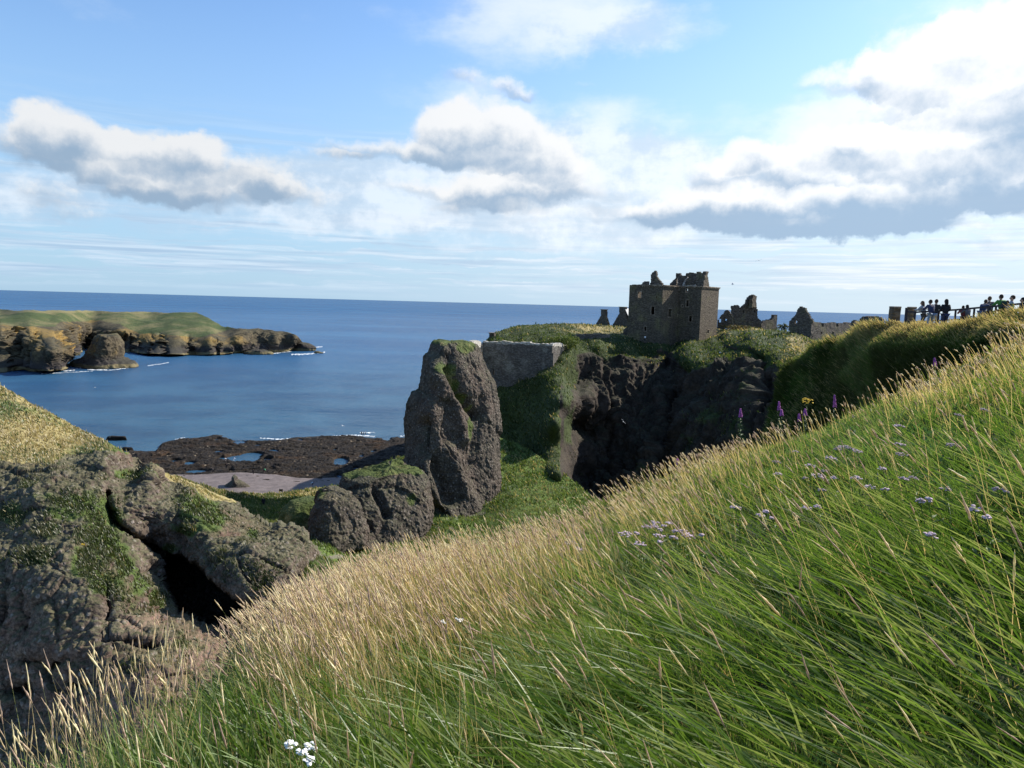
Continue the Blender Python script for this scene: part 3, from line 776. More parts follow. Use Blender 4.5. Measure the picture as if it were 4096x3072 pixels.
def left_s(P, PX, PY, N):
    br = np.interp(PX, [p[0] for p in lg_line], [p[1] for p in lg_line])
    up_ = smooth01(0.5 + (br + 12 - PY) / 50)
    return -0.1 + up_ * (0.8 + 0.3 * strokes(PX, PY, [(150, 1750, 220, 50), (60, 1850, 80, 50), (700, 1920, 120, 20), (880, 1990, 90, 20)]) - 0.35 * strokes(PX, PY, [(420, 1800, 150, 30), (60, 1920, 100, 40), (20, 1640, 60, 40)]))
def left_disp(P, PX, PY, N):
    g = left_g(P, PX, PY, N)
    rk = fbm(P, 6, 3, 0.5, 82) * 0.7 + facets(P, 3.2, 83) * 0.38 + facets(P, 0.9, 89) * 0.14 + ridged(P, 2.8, 5, 0.62, 83, (1, 1, 0.8)) * 0.42 + (0.55 - worley(P, 0.6, 84)) * 0.30 + (0.55 - worley(P, 0.27, 85)) * 0.13
    gr = fbm(P, 5, 4, 0.5, 86) * 0.35
    return rk * (1 - g * 0.8) + gr * g
hill_o = relief('hill', (-200, 1290), lt, lb, 2.7, lc, left_disp, left_g, left_s, mat_hill, back=[(4, 0.8), (14, 7), (26, 20), (40, 40)], extra=left_extra, c=0.03)
tag(hill_o, 'grass topped hill with a brown pebbly rock face and dark cave', None, None, 'structure')
R_ = RELIEFS['hill']; rm = strokes(R_['PX'], R_['PY'], [(850, 2610, 230, 90), (640, 2740, 170, 90), (1020, 2580, 120, 60), (480, 2880, 170, 110), (1180, 2400, 40, 60), (560, 2500, 90, 40)])
rm = np.concatenate([np.zeros((4, rm.shape[1])), rm], 0); at_r = hill_o.data.attributes.new('r', 'FLOAT', 'POINT'); at_r.data.foreach_set('value', rm.astype(np.float32).ravel())

# --- gully and saddle turf
gt = [(640, 1915), (700, 1912), (860, 1955), (940, 1975), (1011, 1974), (1100, 1970), (1188, 1964), (1346, 1942), (1420, 1915), (1470, 1885), (1540, 1853), (1605, 1826), (1700, 1800), (1990, 1745), (2060, 1765), (2200, 1850), (2330, 1950), (2400, 2010), (2550, 2060)]
gb = [(640, 2000), (930, 2090), (1140, 2170), (1200, 2260), (1225, 2420), (1260, 2600), (1500, 2620), (2000, 2500), (2550, 2350)]
gc = [(700, 1912, 90), (860, 1955, 98), (1011, 1974, 108), (1188, 1964, 114), (1346, 1942, 116), (1605, 1826, 122), (1760, 1790, 128), (1990, 1745, 135), (2200, 1850, 126), (2330, 1950, 117), (2550, 2060, 104),
      (1011, 2060, 95), (1150, 2080, 94), (1300, 2120, 92), (1200, 2000, 108), (1400, 1960, 108), (1300, 2230, 66), (1500, 2150, 92), (1230, 2200, 70), (1400, 2200, 84), (1700, 2185, 84), (1280, 2400, 50), (1200, 2550, 44), (1500, 2330, 52), (1700, 2260, 64), (1760, 2110, 92), (1900, 2075, 100),
      (2000, 2000, 106), (2100, 1900, 118), (2100, 2180, 72), (2300, 2100, 92), (2000, 2320, 45), (2300, 2320, 45), (2500, 2250, 60), (1000, 2560, 46), (1700, 2560, 34), (2400, 2420, 36), (1800, 1900, 114), (2060, 1960, 110), (2200, 1990, 106)]
def gul_disp(P, PX, PY, N):
    return fbm(P, 9, 5, 0.55, 91) * 0.9 + fbm(P, 1.6, 3, 0.6, 92) * 0.18
def gul_g(P, PX, PY, N):
    bare = strokes(PX, PY, [(1850, 2060, 130, 16), (1770, 2040, 50, 20), (1260, 2230, 50, 40), (1420, 2330, 60, 50), (1350, 2230, 60, 14)])
    return 1.0 - 0.8 * bare
tag(relief('gully', (640, 2550), gt, gb, 4.0, gc, gul_disp, gul_g, lambda P, PX, PY, N: 0.15 + 0.75 * smooth01((1400 - PX) / 200) * smooth01((2010 - PY) / 40), mat_gully, back=[(6, 2), (16, 10), (30, 30)]),
    'steep green turf gully between the crags', None, None, 'structure')

# --- free-standing crags
def crag_disp(seed, big, carve):
    def f(P, PX, PY, N):
        h = fbm(P, 7, 3, 0.5, seed) * big * 0.35 + facets(P * np.array([1, 1, 0.5]), 5.5, seed + 1) * 0.38 + facets(P * np.array([1, 1, 0.6]), 1.3, seed + 6) * 0.14 + ridged(P, 3.0, 5, 0.6, seed + 4, (1, 1, 0.22)) * 0.36 + (0.55 - worley(P, 0.62, seed + 2)) * 0.22 + (0.55 - worley(P, 0.3, seed + 3)) * 0.12
        if carve is not None: h = h + carve(P, PX, PY, N)
        return h
    return f
def seg_d(PX, PY, line):
    dl = np.full(PX.shape, 1e9); side = np.zeros(PX.shape)
    for (x1, y1), (x2, y2) in zip(line[:-1], line[1:]):
        t = np.clip(((PX - x1) * (x2 - x1) + (PY - y1) * (y2 - y1)) / ((x2 - x1) ** 2 + (y2 - y1) ** 2), 0, 1)
        dl = np.minimum(dl, np.hypot(PX - x1 - t * (x2 - x1), PY - y1 - t * (y2 - y1)))
    return dl
chan = [(1790, 1430), (1785, 1450), (1800, 1500), (1830, 1560), (1870, 1620), (1905, 1655)]
rim = [(1835, 1395), (1838, 1460), (1840, 1510), (1850, 1560), (1890, 1590), (1905, 1640)]
front = lambda N: (N[..., 1] < 0.25)
def pin_carve(P, PX, PY, N):
    fr = front(N)
    h = -2.4 * np.exp(-(seg_d(PX, PY, chan) / 22) ** 2) * fr
    h = h + 1.0 * np.exp(-(seg_d(PX, PY, [(1735, 1440), (1760, 1520), (1810, 1620), (1850, 1760)]) / 24) ** 2) * fr
    h = h - 1.7 * np.exp(-(seg_d(PX, PY, [(1700, 1700), (1720, 1800), (1760, 1900), (1800, 2000)]) / 24) ** 2) * fr
    h = h - 0.9 * np.exp(-(seg_d(PX, PY, [(1930, 1600), (1900, 1750), (1880, 1850)]) / 18) ** 2) * fr
    h = h + 0.9 * np.exp(-(seg_d(PX, PY, [(1800, 1800), (1840, 1900), (1900, 2040)]) / 30) ** 2) * fr
    return h
def pin_g(P, PX, PY, N):
    fr = front(N) * 1.0
    top = smooth01((1385 - PY) / 16) * 0.8
    return np.maximum(top, strokes(PX, PY, [(1800, 1480, 26, 40), (1825, 1550, 22, 40), (1855, 1600, 24, 35), (1890, 1640, 20, 26), (1770, 1470, 18, 40), (1860, 1390, 50, 30), (1880, 1720, 30, 60)]) * fr)
o = loft('rock_pinnacle', [(1366, 1752, 1862, .5), (1372, 1735, 1895, .62), (1385, 1727, 1918, .7), (1420, 1722, 1932, .78), (1470, 1702, 1950, .85), (1530, 1688, 1978, .9), (1560, 1680, 1985, .93), (1580, 1652, 1988, .95), (1620, 1640, 1995, 1), (1680, 1632, 2000, 1), (1760, 1628, 2006, 1),
         (1850, 1616, 2010, 1), (1900, 1640, 2012, .98), (1960, 1690, 2006, .92), (2010, 1745, 1992, .85), (2050, 1790, 1980, .8), (2085, 1840, 1960, .75), (2110, 1850, 1950, .75)],
         113, 1.25, [(-1, 0.1), (-0.93, -0.35), (-0.62, -0.9), (-0.45, -1.0), (0.2, -0.5), (0.8, -0.05), (1, 0.3), (0.75, 0.75), (0.1, 1.0), (-0.6, 0.85)], 420, 3.0, crag_disp(101, 1.0, pin_carve), pin_g, mat_crag, lean=8.0)
tag(o, 'tall blunt pinnacle of pebbly rock with a grassy groove down its face', 'rock pinnacle')

def mid_carve(P, PX, PY, N):
    fr = front(N)
    h = -1.2 * np.exp(-(seg_d(PX, PY, [(1500, 1960), (1530, 2020), (1545, 2060)]) / 14) ** 2) * fr
    h = h - 1.3 * np.exp(-(seg_d(PX, PY, [(1345, 2020), (1380, 2080), (1470, 2110)]) / 18) ** 2) * fr
    return h
o = loft('rock_crag', [(1866, 1535, 1592, .5), (1878, 1500, 1660, .6), (1888, 1430, 1685, .7), (1900, 1368, 1700, .8), (1930, 1352, 1716, .9), (1990, 1345, 1734, 1), (2060, 1343, 1742, 1), (2100, 1343, 1734, 1), (2130, 1350, 1722, 1), (2150, 1400, 1706, .9), (2175, 1480, 1660, .8), (2200, 1520, 1640, .8)],
         93, 0.95, [(-1, 0.1), (-0.9, -0.5), (-0.6, -0.95), (-0.4, -1.0), (0.25, -0.6), (0.85, -0.1), (1, 0.25), (0.75, 0.75), (0.1, 1.0), (-0.6, 0.85)], 380, 3.0, crag_disp(121, 0.8, mid_carve), lambda P, PX, PY, N: np.maximum(smooth01((N[..., 2] - 0.5) / 0.4) * smooth01((1930 - PY) / 40), strokes(PX, PY, [(1640, 2000, 40, 50)]) * 0.6), mat_crag, lean=6.0)
tag(o, 'rounded grey crag in the gully left of the tall pinnacle', 'rock')
o = loft('rock_crag', [(1978, 1300, 1380, .6), (1988, 1272, 1420, .8), (2030, 1252, 1440, 1), (2080, 1238, 1450, 1), (2120, 1232, 1460, 1), (2150, 1235, 1470, 1), (2180, 1240, 1460, 1), (2210, 1240, 1380, .8), (2225, 1250, 1340, .8)],
         84, 0.9, PLAN, 220, 3.0, crag_disp(131, 0.6, None), lambda P, PX, PY, N: smooth01((N[..., 2] - 0.5) / 0.4) * smooth01((1330 - PX) / 60), mat_crag, lean=3.0)
tag(o, 'low pale crag stepping down between cave block and rounded crag', 'rock')
o = loft('rock_crag', [(1998, 1200, 1275, .6), (2010, 1165, 1290, .8), (2050, 1125, 1290, 1), (2100, 1100, 1285, 1), (2160, 1120, 1270, 1), (2190, 1150, 1260, 1)],
         88, 0.8, PLAN, 160, 3.0, lambda P, PX, PY, N: fbm(P, 4, 4, .5, 141) * .7, lambda P, PX, PY, N: 0.95 - 0.5 * strokes(PX, PY, [(1260, 2130, 50, 60)]), mat_crag, lean=3.0)
tag(o, 'grass covered hump in the shade at the saddle', 'hummock')

# --- castle rock
ct = [(1940, 1372), (1976, 1332), (2036, 1316), (2071, 1303), (2185, 1295), (2311, 1296), (2394, 1300), (2500, 1306), (2560, 1316), (2700, 1325), (2860, 1312), (2915, 1316), (2987, 1308), (3052, 1318), (3100, 1321), (3160, 1328), (3215, 1345), (3250, 1364), (3300, 1380), (3350, 1398), (3450, 1430)]
cb = [(1940, 1900), (2000, 1960), (2300, 2150), (3450, 2150)]
cc = [(1976, 1332, 185), (2036, 1316, 192), (2185, 1295, 205), (2311, 1296, 215), (2394, 1300, 228), (2500, 1306, 228), (2700, 1325, 220), (2860, 1312, 226), (2987, 1308, 215), (3100, 1321, 192), (3160, 1328, 182), (3215, 1345, 174), (3250, 1364, 166), (3350, 1398, 145), (3450, 1430, 132),
      (2000, 1372, 168), (2100, 1378, 169), (2200, 1370, 172), (2200, 1335, 186), (2350, 1335, 200), (2300, 1372, 180), (2420, 1345, 196), (2500, 1345, 197), (2400, 1358, 184),
      (1985, 1539, 160.6), (2100, 1505, 159.3), (2205, 1474, 157.6), (1985, 1450, 168), (2100, 1430, 168), (2200, 1420, 168), (2245, 1400, 169), (2270, 1395, 167), (2256, 1440, 160), (2230, 1500, 153), (2000, 1600, 158), (2150, 1560, 153), (2320, 1385, 176), (2350, 1420, 174),
      (2540, 1364, 195), (2640, 1386, 190), (2720, 1388, 190), (2794, 1376, 192), (2871, 1346, 203), (2830, 1362, 197), (2600, 1405, 189.5), (2700, 1408, 189.5), (2600, 1445, 186.5), (2690, 1450, 186.5), (2450, 1425, 181), (2450, 1390, 184),
      (2000, 1800, 152), (2000, 1660, 157), (2100, 1700, 150), (1940, 1900, 150), (2180, 1600, 146), (2180, 1800, 134), (2100, 1850, 144), (2220, 1520, 149), (2236, 1700, 128), (2242, 1900, 118), (2262, 1600, 134),
      (2296, 1430, 168), (2290, 1540, 164), (2292, 1700, 161), (2296, 1900, 150), (2325, 1480, 171), (2325, 1700, 167), (2325, 1950, 154), (2450, 1500, 174), (2450, 1700, 163), (2500, 1950, 148), (2650, 1500, 182), (2650, 1700, 160),
      (2740, 1430, 165), (2770, 1400, 172), (2800, 1460, 157), (2760, 1550, 157), (2740, 1700, 150), (2760, 1950, 140), (2850, 1370, 184), (2900, 1348, 186), (3000, 1330, 180), (2900, 1430, 160), (3000, 1420, 152), (3100, 1400, 150), (3200, 1420, 148),
      (2900, 1600, 146), (3050, 1550, 140), (3150, 1550, 138), (2900, 1900, 134), (3050, 1800, 130), (3300, 1600, 125), (3450, 1800, 115), (3300, 2150, 110), (2600, 2150, 138), (2300, 2150, 125), (3100, 2150, 118)]
def cas_extra(PX, PY, D):
    D = D + 9 * np.exp(-(seg_d(PX, PY, [(2700, 1600), (2690, 1760), (2660, 1900)]) / 34) ** 2)      # sea cave cleft
    D = D + 6 * np.exp(-(seg_d(PX, PY, [(3030, 1460), (3080, 1560), (3070, 1640)]) / 36) ** 2)
    D = D + 4 * np.exp(-(seg_d(PX, PY, [(2420, 1600), (2440, 1750), (2450, 1900)]) / 20) ** 2)
    D = D + 3 * np.exp(-(seg_d(PX, PY, [(2900, 1400), (3010, 1410), (3060, 1440)]) / 10) ** 2)
    return D
def cas_cliff(PX, PY):
    br = np.interp(PX, [1940, 2230, 2240, 2300, 2320, 2450, 2620, 2700, 2760, 2830, 2900, 3000, 3100, 3200, 3450], [2400, 2400, 1470, 1420, 1415, 1440, 1450, 1420, 1500, 1480, 1450, 1460, 1480, 1520, 1600])
    return smooth01(0.5 + (PY - br) / 50)
def cas_g(P, PX, PY, N):
    strip = strokes(PX, PY, [(2275, 1500, 26, 70), (2268, 1600, 24, 60), (2270, 1700, 20, 60), (2280, 1430, 30, 50)]) * 1.5
    mossy = fbm(P, 14, 4, 0.55, 152) * 0.35
    return np.clip(np.maximum((1 - cas_cliff(PX, PY)) * (1 - 0.75 * smooth01((0.86 - N[..., 2]) / 0.3) * smooth01((fbm(P, 7, 4, 0.6, 158) + 0.05) / 0.25) * smooth01((PX - 2320) / 60)), strip * 0.5) + cas_cliff(PX, PY) * (0.16 + mossy * 1.5), 0, 1)
def cas_disp(P, PX, PY, N):
    cl = cas_cliff(PX, PY)
    top_y = np.interp(PX, [p[0] for p in ct], [p[1] for p in ct])
    fade = smooth01((PY - top_y) / 20)
    rk_ = smooth01((PX - 2300) / 60)
    r = (fbm(P, 16, 4, 0.55, 153, (1, 1, 0.4)) * 1.5 + ridged(P, 8, 5, 0.62, 154, (1, 1, 0.13)) * 3.2 + facets(P * np.array([1, 1, 0.25]), 5.5, 154) * 1.0) * (0.25 + 0.85 * rk_) + facets(P * np.array([1, 1, 0.4]), 2.0, 159) * 0.55 + ridged(P, 1.6, 3, .6, 157) * .35
    gg = fbm(P, 12, 4, 0.55, 155) * 0.9 + ridged(P, 4.5, 4, 0.62, 156) * 0.75
    r = r * (0.25 + 0.75 * smooth01((PX - 2250) / 80))
    return r * cl + gg * (1 - cl) * (0.3 + 0.7 * fade)
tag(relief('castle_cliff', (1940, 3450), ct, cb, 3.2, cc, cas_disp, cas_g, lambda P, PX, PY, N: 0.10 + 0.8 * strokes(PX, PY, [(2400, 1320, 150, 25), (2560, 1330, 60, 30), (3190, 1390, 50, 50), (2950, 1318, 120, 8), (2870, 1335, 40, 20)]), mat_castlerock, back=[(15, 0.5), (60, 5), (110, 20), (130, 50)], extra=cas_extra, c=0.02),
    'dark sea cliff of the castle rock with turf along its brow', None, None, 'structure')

# --- grassy spur on the right with the onlookers
rt_ = [(3060, 1800), (3085, 1700), (3100, 1610), (3130, 1520), (3180, 1455), (3240, 1400), (3300, 1370), (3400, 1338), (3463, 1320), (3541, 1310), (3590, 1304), (3680, 1312), (3762, 1324), (3825, 1324), (3903, 1312), (3960, 1296), (4000, 1288), (4096, 1286), (4300, 1280)]
rb_ = [(3060, 1900), (3400, 1800), (4300, 1650)]
sc_ = [(3085, 1700, 47), (3130, 1520, 49), (3240, 1398, 48), (3400, 1325, 43), (3541, 1310, 39.5), (3680, 1306, 37.5), (3825, 1312, 35.5), (3903, 1300, 34), (4000, 1282, 33), (4096, 1286, 31.5), (4300, 1280, 29),
       (3240, 1500, 45.8), (3400, 1420, 41), (3560, 1375, 37.4), (3700, 1365, 35.2), (3850, 1355, 32.9), (4000, 1325, 31), (4300, 1315, 27),
       (3200, 1650, 44.6), (3400, 1550, 39.9), (3560, 1480, 36.4), (3700, 1440, 34.3), (3850, 1420, 32.2), (4000, 1390, 30.3), (4300, 1370, 25),
       (3400, 1750, 38.4), (3600, 1650, 35.3), (3850, 1600, 31.4), (4100, 1600, 26)]
mat_spur = terrain_mat('spur_turf', (0.05, 0.04, 0.03), (0.09, 0.07, 0.05), (0.03, 0.045, 0.012), (0.06, 0.08, 0.02), STRAW, unit=0.8, straw_amt=0.5)
tag(relief('spur', (3060, 4300), rt_, rb_, 5.0, sc_, lambda P, PX, PY, N: fbm(P, 4, 4, 0.55, 161) * 0.45 + ridged(P, 2.0, 4, 0.6, 162) * 0.28, lambda P, PX, PY, N: np.ones(PX.shape), lambda P, PX, PY, N: 0.06 + 0.75 * smooth01((1425 - PY) / 100) + 0.25 * fbm(P, 3, 3, .6, 166), mat_spur, back=[(1.5, 0.25), (4, 0.55), (8, 1.2), (16, 8)]),
    'grassy spur with a trodden top on the right', None, None, 'structure')

# --- the near slope the photographer stands on
edge_pts = np.array([(-2.4, -5), (-2.25, 3), (-2.1, 6), (-2.15, 9), (-2.1, 13), (-1.0, 19), (1.0, 23), (4, 25), (8, 26.5), (12.5, 26.5), (17, 25), (24, 22), (34, 18)])
def fg_z(X, Y):
    z = HC - 1.6 - 0.24 * Y + np.where(X > 0, 0.385 * X, 0.11 * X) 
    z = z + 0.10 * np.exp(-(X / 1.2) ** 2)
    z = z - 0.95 * np.exp(-((X - 0.5) / 5.5) ** 2) * smooth01((Y - 7) / 14) - 0.95 * np.exp(-((X - 10.5) / 4.2) ** 2) * smooth01((Y - 12) / 11) - 0.35 * fbm(np.stack([X, Y, 0 * X], -1), 6.0, 3, 0.5, 173) * smooth01((Y - 6) / 8)
    # signed distance to the brow
    d = np.full(np.shape(X), 1e9); sgn = np.ones(np.shape(X))
    for (x1, y1), (x2, y2) in zip(edge_pts[:-1], edge_pts[1:]):
        t = np.clip(((X - x1) * (x2 - x1) + (Y - y1) * (y2 - y1)) / ((x2 - x1) ** 2 + (y2 - y1) ** 2), 0, 1)
        dd = np.hypot(X - x1 - t * (x2 - x1), Y - y1 - t * (y2 - y1))
        cr = (x2 - x1) * (Y - y1) - (y2 - y1) * (X - x1)
        s = np.where(cr > 0, 1.0, -1.0)
        sgn = np.where(dd < d, s, sgn); d = np.minimum(d, dd)
    d = d * sgn
    drop = np.where(d > -1.0, ((d + 1.0) ** 2) * 0.22, 0)
    drop = np.where(d > 2.0, 1.98 + (d - 2.0) * 1.35, drop)
    return z - drop, d
gx, gy = np.meshgrid(np.linspace(-14, 36, 420), np.linspace(-5, 42, 400))
gz, gdm = fg_z(gx, gy)
P = np.stack([gx, gy, gz], -1)
gz = gz + fbm(P, 3.0, 4, 0.5, 171) * 0.22 + ridged(P, 1.3, 2, 0.5, 175) * 0.07
P[..., 2] = gz
def fg_height(X, Y):
    z, d = fg_z(X, Y)
    Q = np.stack([X, Y, z], -1)
    return z + fbm(Q, 3.0, 4, 0.5, 171) * 0.22 + ridged(Q, 1.3, 2, 0.5, 175) * 0.07, d
tag(link_mesh('ground', mesh_np('ground', P.reshape(-1, 3), grid_faces(*gx.shape), attr={'g': np.ones(gx.size), 's': np.full(gx.size, 0.35)}), mat_fg), 'near grassy slope below the viewpoint', None, None, 'structure')
# ---------------------------------------------------------------- masonry
def stone_mat(name, a, b_, lich=(0.20, 0.18, 0.09), scale=1.0, rubble=0.22):
    m, T, b = new_mat(name)
    geo = T.n('ShaderNodeNewGeometry'); pos = geo.outputs['Position']
    br = T.vmath('MULTIPLY', pos, (1.0 / (rubble * 2.2), 1.0 / (rubble * 2.2), 1.0 / rubble))
    v = T.voro(br, 1.0); cs = T.n('ShaderNodeSeparateColor'); T.link(T.voro(br, 1.0, out='Color'), cs.inputs[0])
    c = T.mix(cs.outputs[0], a, b_)
    c = T.mix(T.math('MULTIPLY', T.sstep(cs.outputs[1], 0.8, 0.95), 0.4), c, tuple(min(1, x * 1.5) for x in b_))
    c = T.mix(T.sstep(T.noise(pos, 0.25 / scale, 5, 0.6), 0.5, 0.72), c, T.mix(0.6, c, lich))
    c = T.mix(T.sstep(v, 0.42, 0.62), c, T.mix(1.0, c, (0.66, 0.64, 0.6), 'MULTIPLY'))
    c = T.mix(T.sstep(T.noise(T.vmath('MULTIPLY', pos, (1, 1, 0.15)), 0.9, 4, 0.6), 0.5, 0.75, 0, 0.5), c, T.mix(1.0, c, (0.6, 0.6, 0.58), 'MULTIPLY'))
    T.link(c, b.inputs['Base Color']); b.inputs['Roughness'].default_value = 0.92; b.inputs['Specular IOR Level'].default_value = 0.15
    bp = T.n('ShaderNodeBump'); bp.inputs['Strength'].default_value = 0.8; bp.inputs['Distance'].default_value = 0.12
    T.link(T.math('SUBTRACT', T.noise(pos, 5.0, 3, 0.6), T.math('MULTIPLY', v, 0.9)), bp.inputs['Height']); T.link(bp.outputs[0], b.inputs['Normal'])
    return m
m_tower = stone_mat('tower_rubble_stone', (0.084, 0.068, 0.052), (0.135, 0.112, 0.086))
m_ruin = stone_mat('ruin_stone', (0.078, 0.065, 0.056), (0.14, 0.12, 0.10))
m_wall = stone_mat('curtain_wall_stone', (0.085, 0.078, 0.072), (0.125, 0.116, 0.108), lich=(0.3, 0.3, 0.27))
m_pale = stone_mat('pale_coping_stone', (0.34, 0.32, 0.29), (0.5, 0.48, 0.45))
m_dress = stone_mat('dressed_stone', (0.22, 0.17, 0.13), (0.32, 0.26, 0.20), rubble=0.5)
m_slate, T, b = new_mat('roof_slate')
geo = T.n('ShaderNodeNewGeometry')
T.link(T.mix(T.noise(geo.outputs['Position'], 2.0, 4, 0.6), (0.25, 0.27, 0.28), (0.42, 0.44, 0.45)), b.inputs['Base Color']); b.inputs['Roughness'].default_value = 0.6

def plane_pt(A, B, px, py):
    """hit of the pixel rays with the vertical plane over plan line A-B -> (s along, z)"""
    r = ray(px, py); t = (B - A) / np.linalg.norm(B - A); n = np.array([-t[1], t[0]])
    k = ((A - CAM[:2]) @ n) / (r[..., 0] * n[0] + r[..., 1] * n[1])
    X = CAM + r * k[..., None]
    return (X[..., :2] - A) @ t, X[..., 2]

def masonry(name, poly, A, B, thick=0.8, holes=(), cell=0.28, mat=None, parent=None, jit=0.06, sz=False):
    A = np.array(A[:2], float); B = np.array(B[:2], float)
    t = (B - A) / np.linalg.norm(B - A); n = np.array([-t[1], t[0]])
    mid = (A + B) / 2 - CAM[:2]
    if n @ mid < 0: n = -n                                   # n points away from the viewpoint
    def conv(pl):
        pl = np.array(pl, float)
        if sz: return pl
        s, z = plane_pt(A, B, pl[:, 0], pl[:, 1]); return np.stack([s, z], -1)
    poly = conv(poly); holes = [conv(h) for h in holes]
    s0, z0 = poly.min(0); s1, z1 = poly.max(0)
    ns = max(1, int(round((s1 - s0) / cell))); nz = max(1, int(round((z1 - z0) / (cell * 0.8))))
    ss = np.linspace(s0, s1, ns + 1); zs = np.linspace(z0, z1, nz + 1)
    cs_, cz = np.meshgrid((ss[1:] + ss[:-1]) / 2, (zs[1:] + zs[:-1]) / 2)
    mask = inpoly(cs_, cz, [tuple(p) for p in poly])
    for h in holes: mask &= ~inpoly(cs_, cz, [tuple(p) for p in h])
    SS, ZZ = np.meshgrid(ss, zs)
    XY = A + SS[..., None] * t
    F3 = np.concatenate([XY, ZZ[..., None]], -1)
    nn = np.array([n[0], n[1], 0.0]); tt3 = np.array([t[0], t[1], 0.0])
    pad = np.pad(mask, 1)
    inner = pad[1:, 1:] & pad[1:, :-1] & pad[:-1, 1:] & pad[:-1, :-1]
    edgef = (~inner).astype(float)
    j1 = fbm(F3, 0.7, 2, 0.5, 201); j2 = fbm(F3, 0.6, 2, 0.5, 207); j3 = fbm(F3, 0.8, 2, .5, 211)
    out_edge = ((SS > s0 + 1e-6) & (SS < s1 - 1e-6)).astype(float)
    F3 = F3 + (j1 * jit)[..., None] * nn + (j2 * jit * 2.2 * edgef * out_edge)[..., None] * tt3
    F3[..., 2] += j3 * jit * 2.2 * edgef
    B3 = F3 + nn * thick
    W_ = ns + 1; N0 = F3.shape[0] * W_
    V = np.concatenate([F3.reshape(-1, 3), B3.reshape(-1, 3)])
    I, J = np.nonzero(mask)
    a = I * W_ + J; b_ = a + 1; c_ = a + W_ + 1; d_ = a + W_
    faces = [np.stack([a, b_, c_, d_], -1), np.stack([a, d_, c_, b_], -1) + N0]
    def side(sel, p, q):
        P_ = p[sel]; Q_ = q[sel]
        faces.append(np.stack([P_, P_ + N0, Q_ + N0, Q_], -1))
    up = ~pad[2:, 1:-1][I, J]; dn = ~pad[:-2, 1:-1][I, J]; rt2 = ~pad[1:-1, 2:][I, J]; lf = ~pad[1:-1, :-2][I, J]
    side(up, d_, c_); side(dn, b_, a); side(rt2, c_, b_); side(lf, a, d_)
    Fq = np.concatenate(faces)
    used = np.unique(Fq); remap = np.full(len(V), -1); remap[used] = np.arange(len(used))
    me = mesh_np(name, V[used], remap[Fq], smooth=False)
    bm = bmesh.new(); bm.from_mesh(me); bmesh.ops.recalc_face_normals(bm, faces=bm.faces); bm.to_mesh(me); bm.free()
    return link_mesh(name, me, mat, parent)

def box_mesh(bm, c, sx, sy, sz_, rz=0.0, taper=1.0):
    vs = []
    for z in (-0.5, 0.5):
        k = taper if z > 0 else 1.0
        for x, y in ((-.5, -.5), (.5, -.5), (.5, .5), (-.5, .5)):
            X, Y = x * sx * k, y * sy * k
            vs.append(bm.verts.new((c[0] + X * math.cos(rz) - Y * math.sin(rz), c[1] + X * math.sin(rz) + Y * math.cos(rz), c[2] + z * sz_)))
    for f in ((0, 3, 2, 1), (4, 5, 6, 7), (0, 1, 5, 4), (1, 2, 6, 5), (2, 3, 7, 6), (3, 0, 4, 7)):
        bm.faces.new([vs[i] for i in f])
def bm_obj(name, bm, mat, parent=None, bevel=0.0, smooth=False):
    if bevel > 0:
        bmesh.ops.bevel(bm, geom=list(bm.edges), offset=bevel, segments=1, affect='EDGES')
    bmesh.ops.recalc_face_normals(bm, faces=bm.faces)
    me = bpy.data.meshes.new(name); bm.to_mesh(me); bm.free()
    if smooth: me.polygons.foreach_set('use_smooth', [True] * len(me.polygons))
    return link_mesh(name, me, mat, parent)

def cB(x, y): return (2500 + x / 4.88, 1060 + y / 4.88)         # close-up crop of the tower -> photo pixels
def rect(x0, y0, x1, y1): return [cB(x0, y0), cB(x1, y0), cB(x1, y1), cB(x0, y1)]
def pl(px, d, y=1250): return at(px, y, d)[:2]
tA, tB_, tC, tD, tE = pl(2525, 197), pl(2647, 192.5), pl(2713, 198.0), pl(2802, 194), pl(2871, 203)
tF = tA + (tE - tD) * 0.95
tF = tA + (tF - tA); tE2 = tE
ZT = HC + 5.95; ZB = HC - 11.5
tower = empty('tower_house', (*((tA + tE) / 2), HC - 9.5), 'tall roofless L shaped stone tower house standing on the brow of the castle rock', 'tower')
def wall_sz(A, B, z0, z1): 
    L = np.linalg.norm(np.array(B) - np.array(A)); return [(0, z0), (L, z0), (L, z1), (0, z1)]
def win_sz(A, B, rc):
    P_ = np.array(rc); s, z = plane_pt(np.array(A), np.array(B), P_[:, 0], P_[:, 1])
    return [(s.min(), z.min()), (s.max(), z.min()), (s.max(), z.max()), (s.min(), z.max())]
WINS = [(tA, tB_, [rect(252, 522, 314, 638), rect(515, 812, 572, 965), rect(378, 1203, 416, 1286), rect(610, 608, 632, 650)]),
        (tB_, tC, [rect(848, 860, 902, 1012), rect(1026, 970, 1042, 1000)]),
        (tC, tD, [rect(1192, 468, 1226, 526), rect(1198, 688, 1240, 810), rect(1252, 996, 1302, 1100), rect(1104, 778, 1128, 822)]),
        (tD, tE, [rect(1606, 1270, 1634, 1327)])]
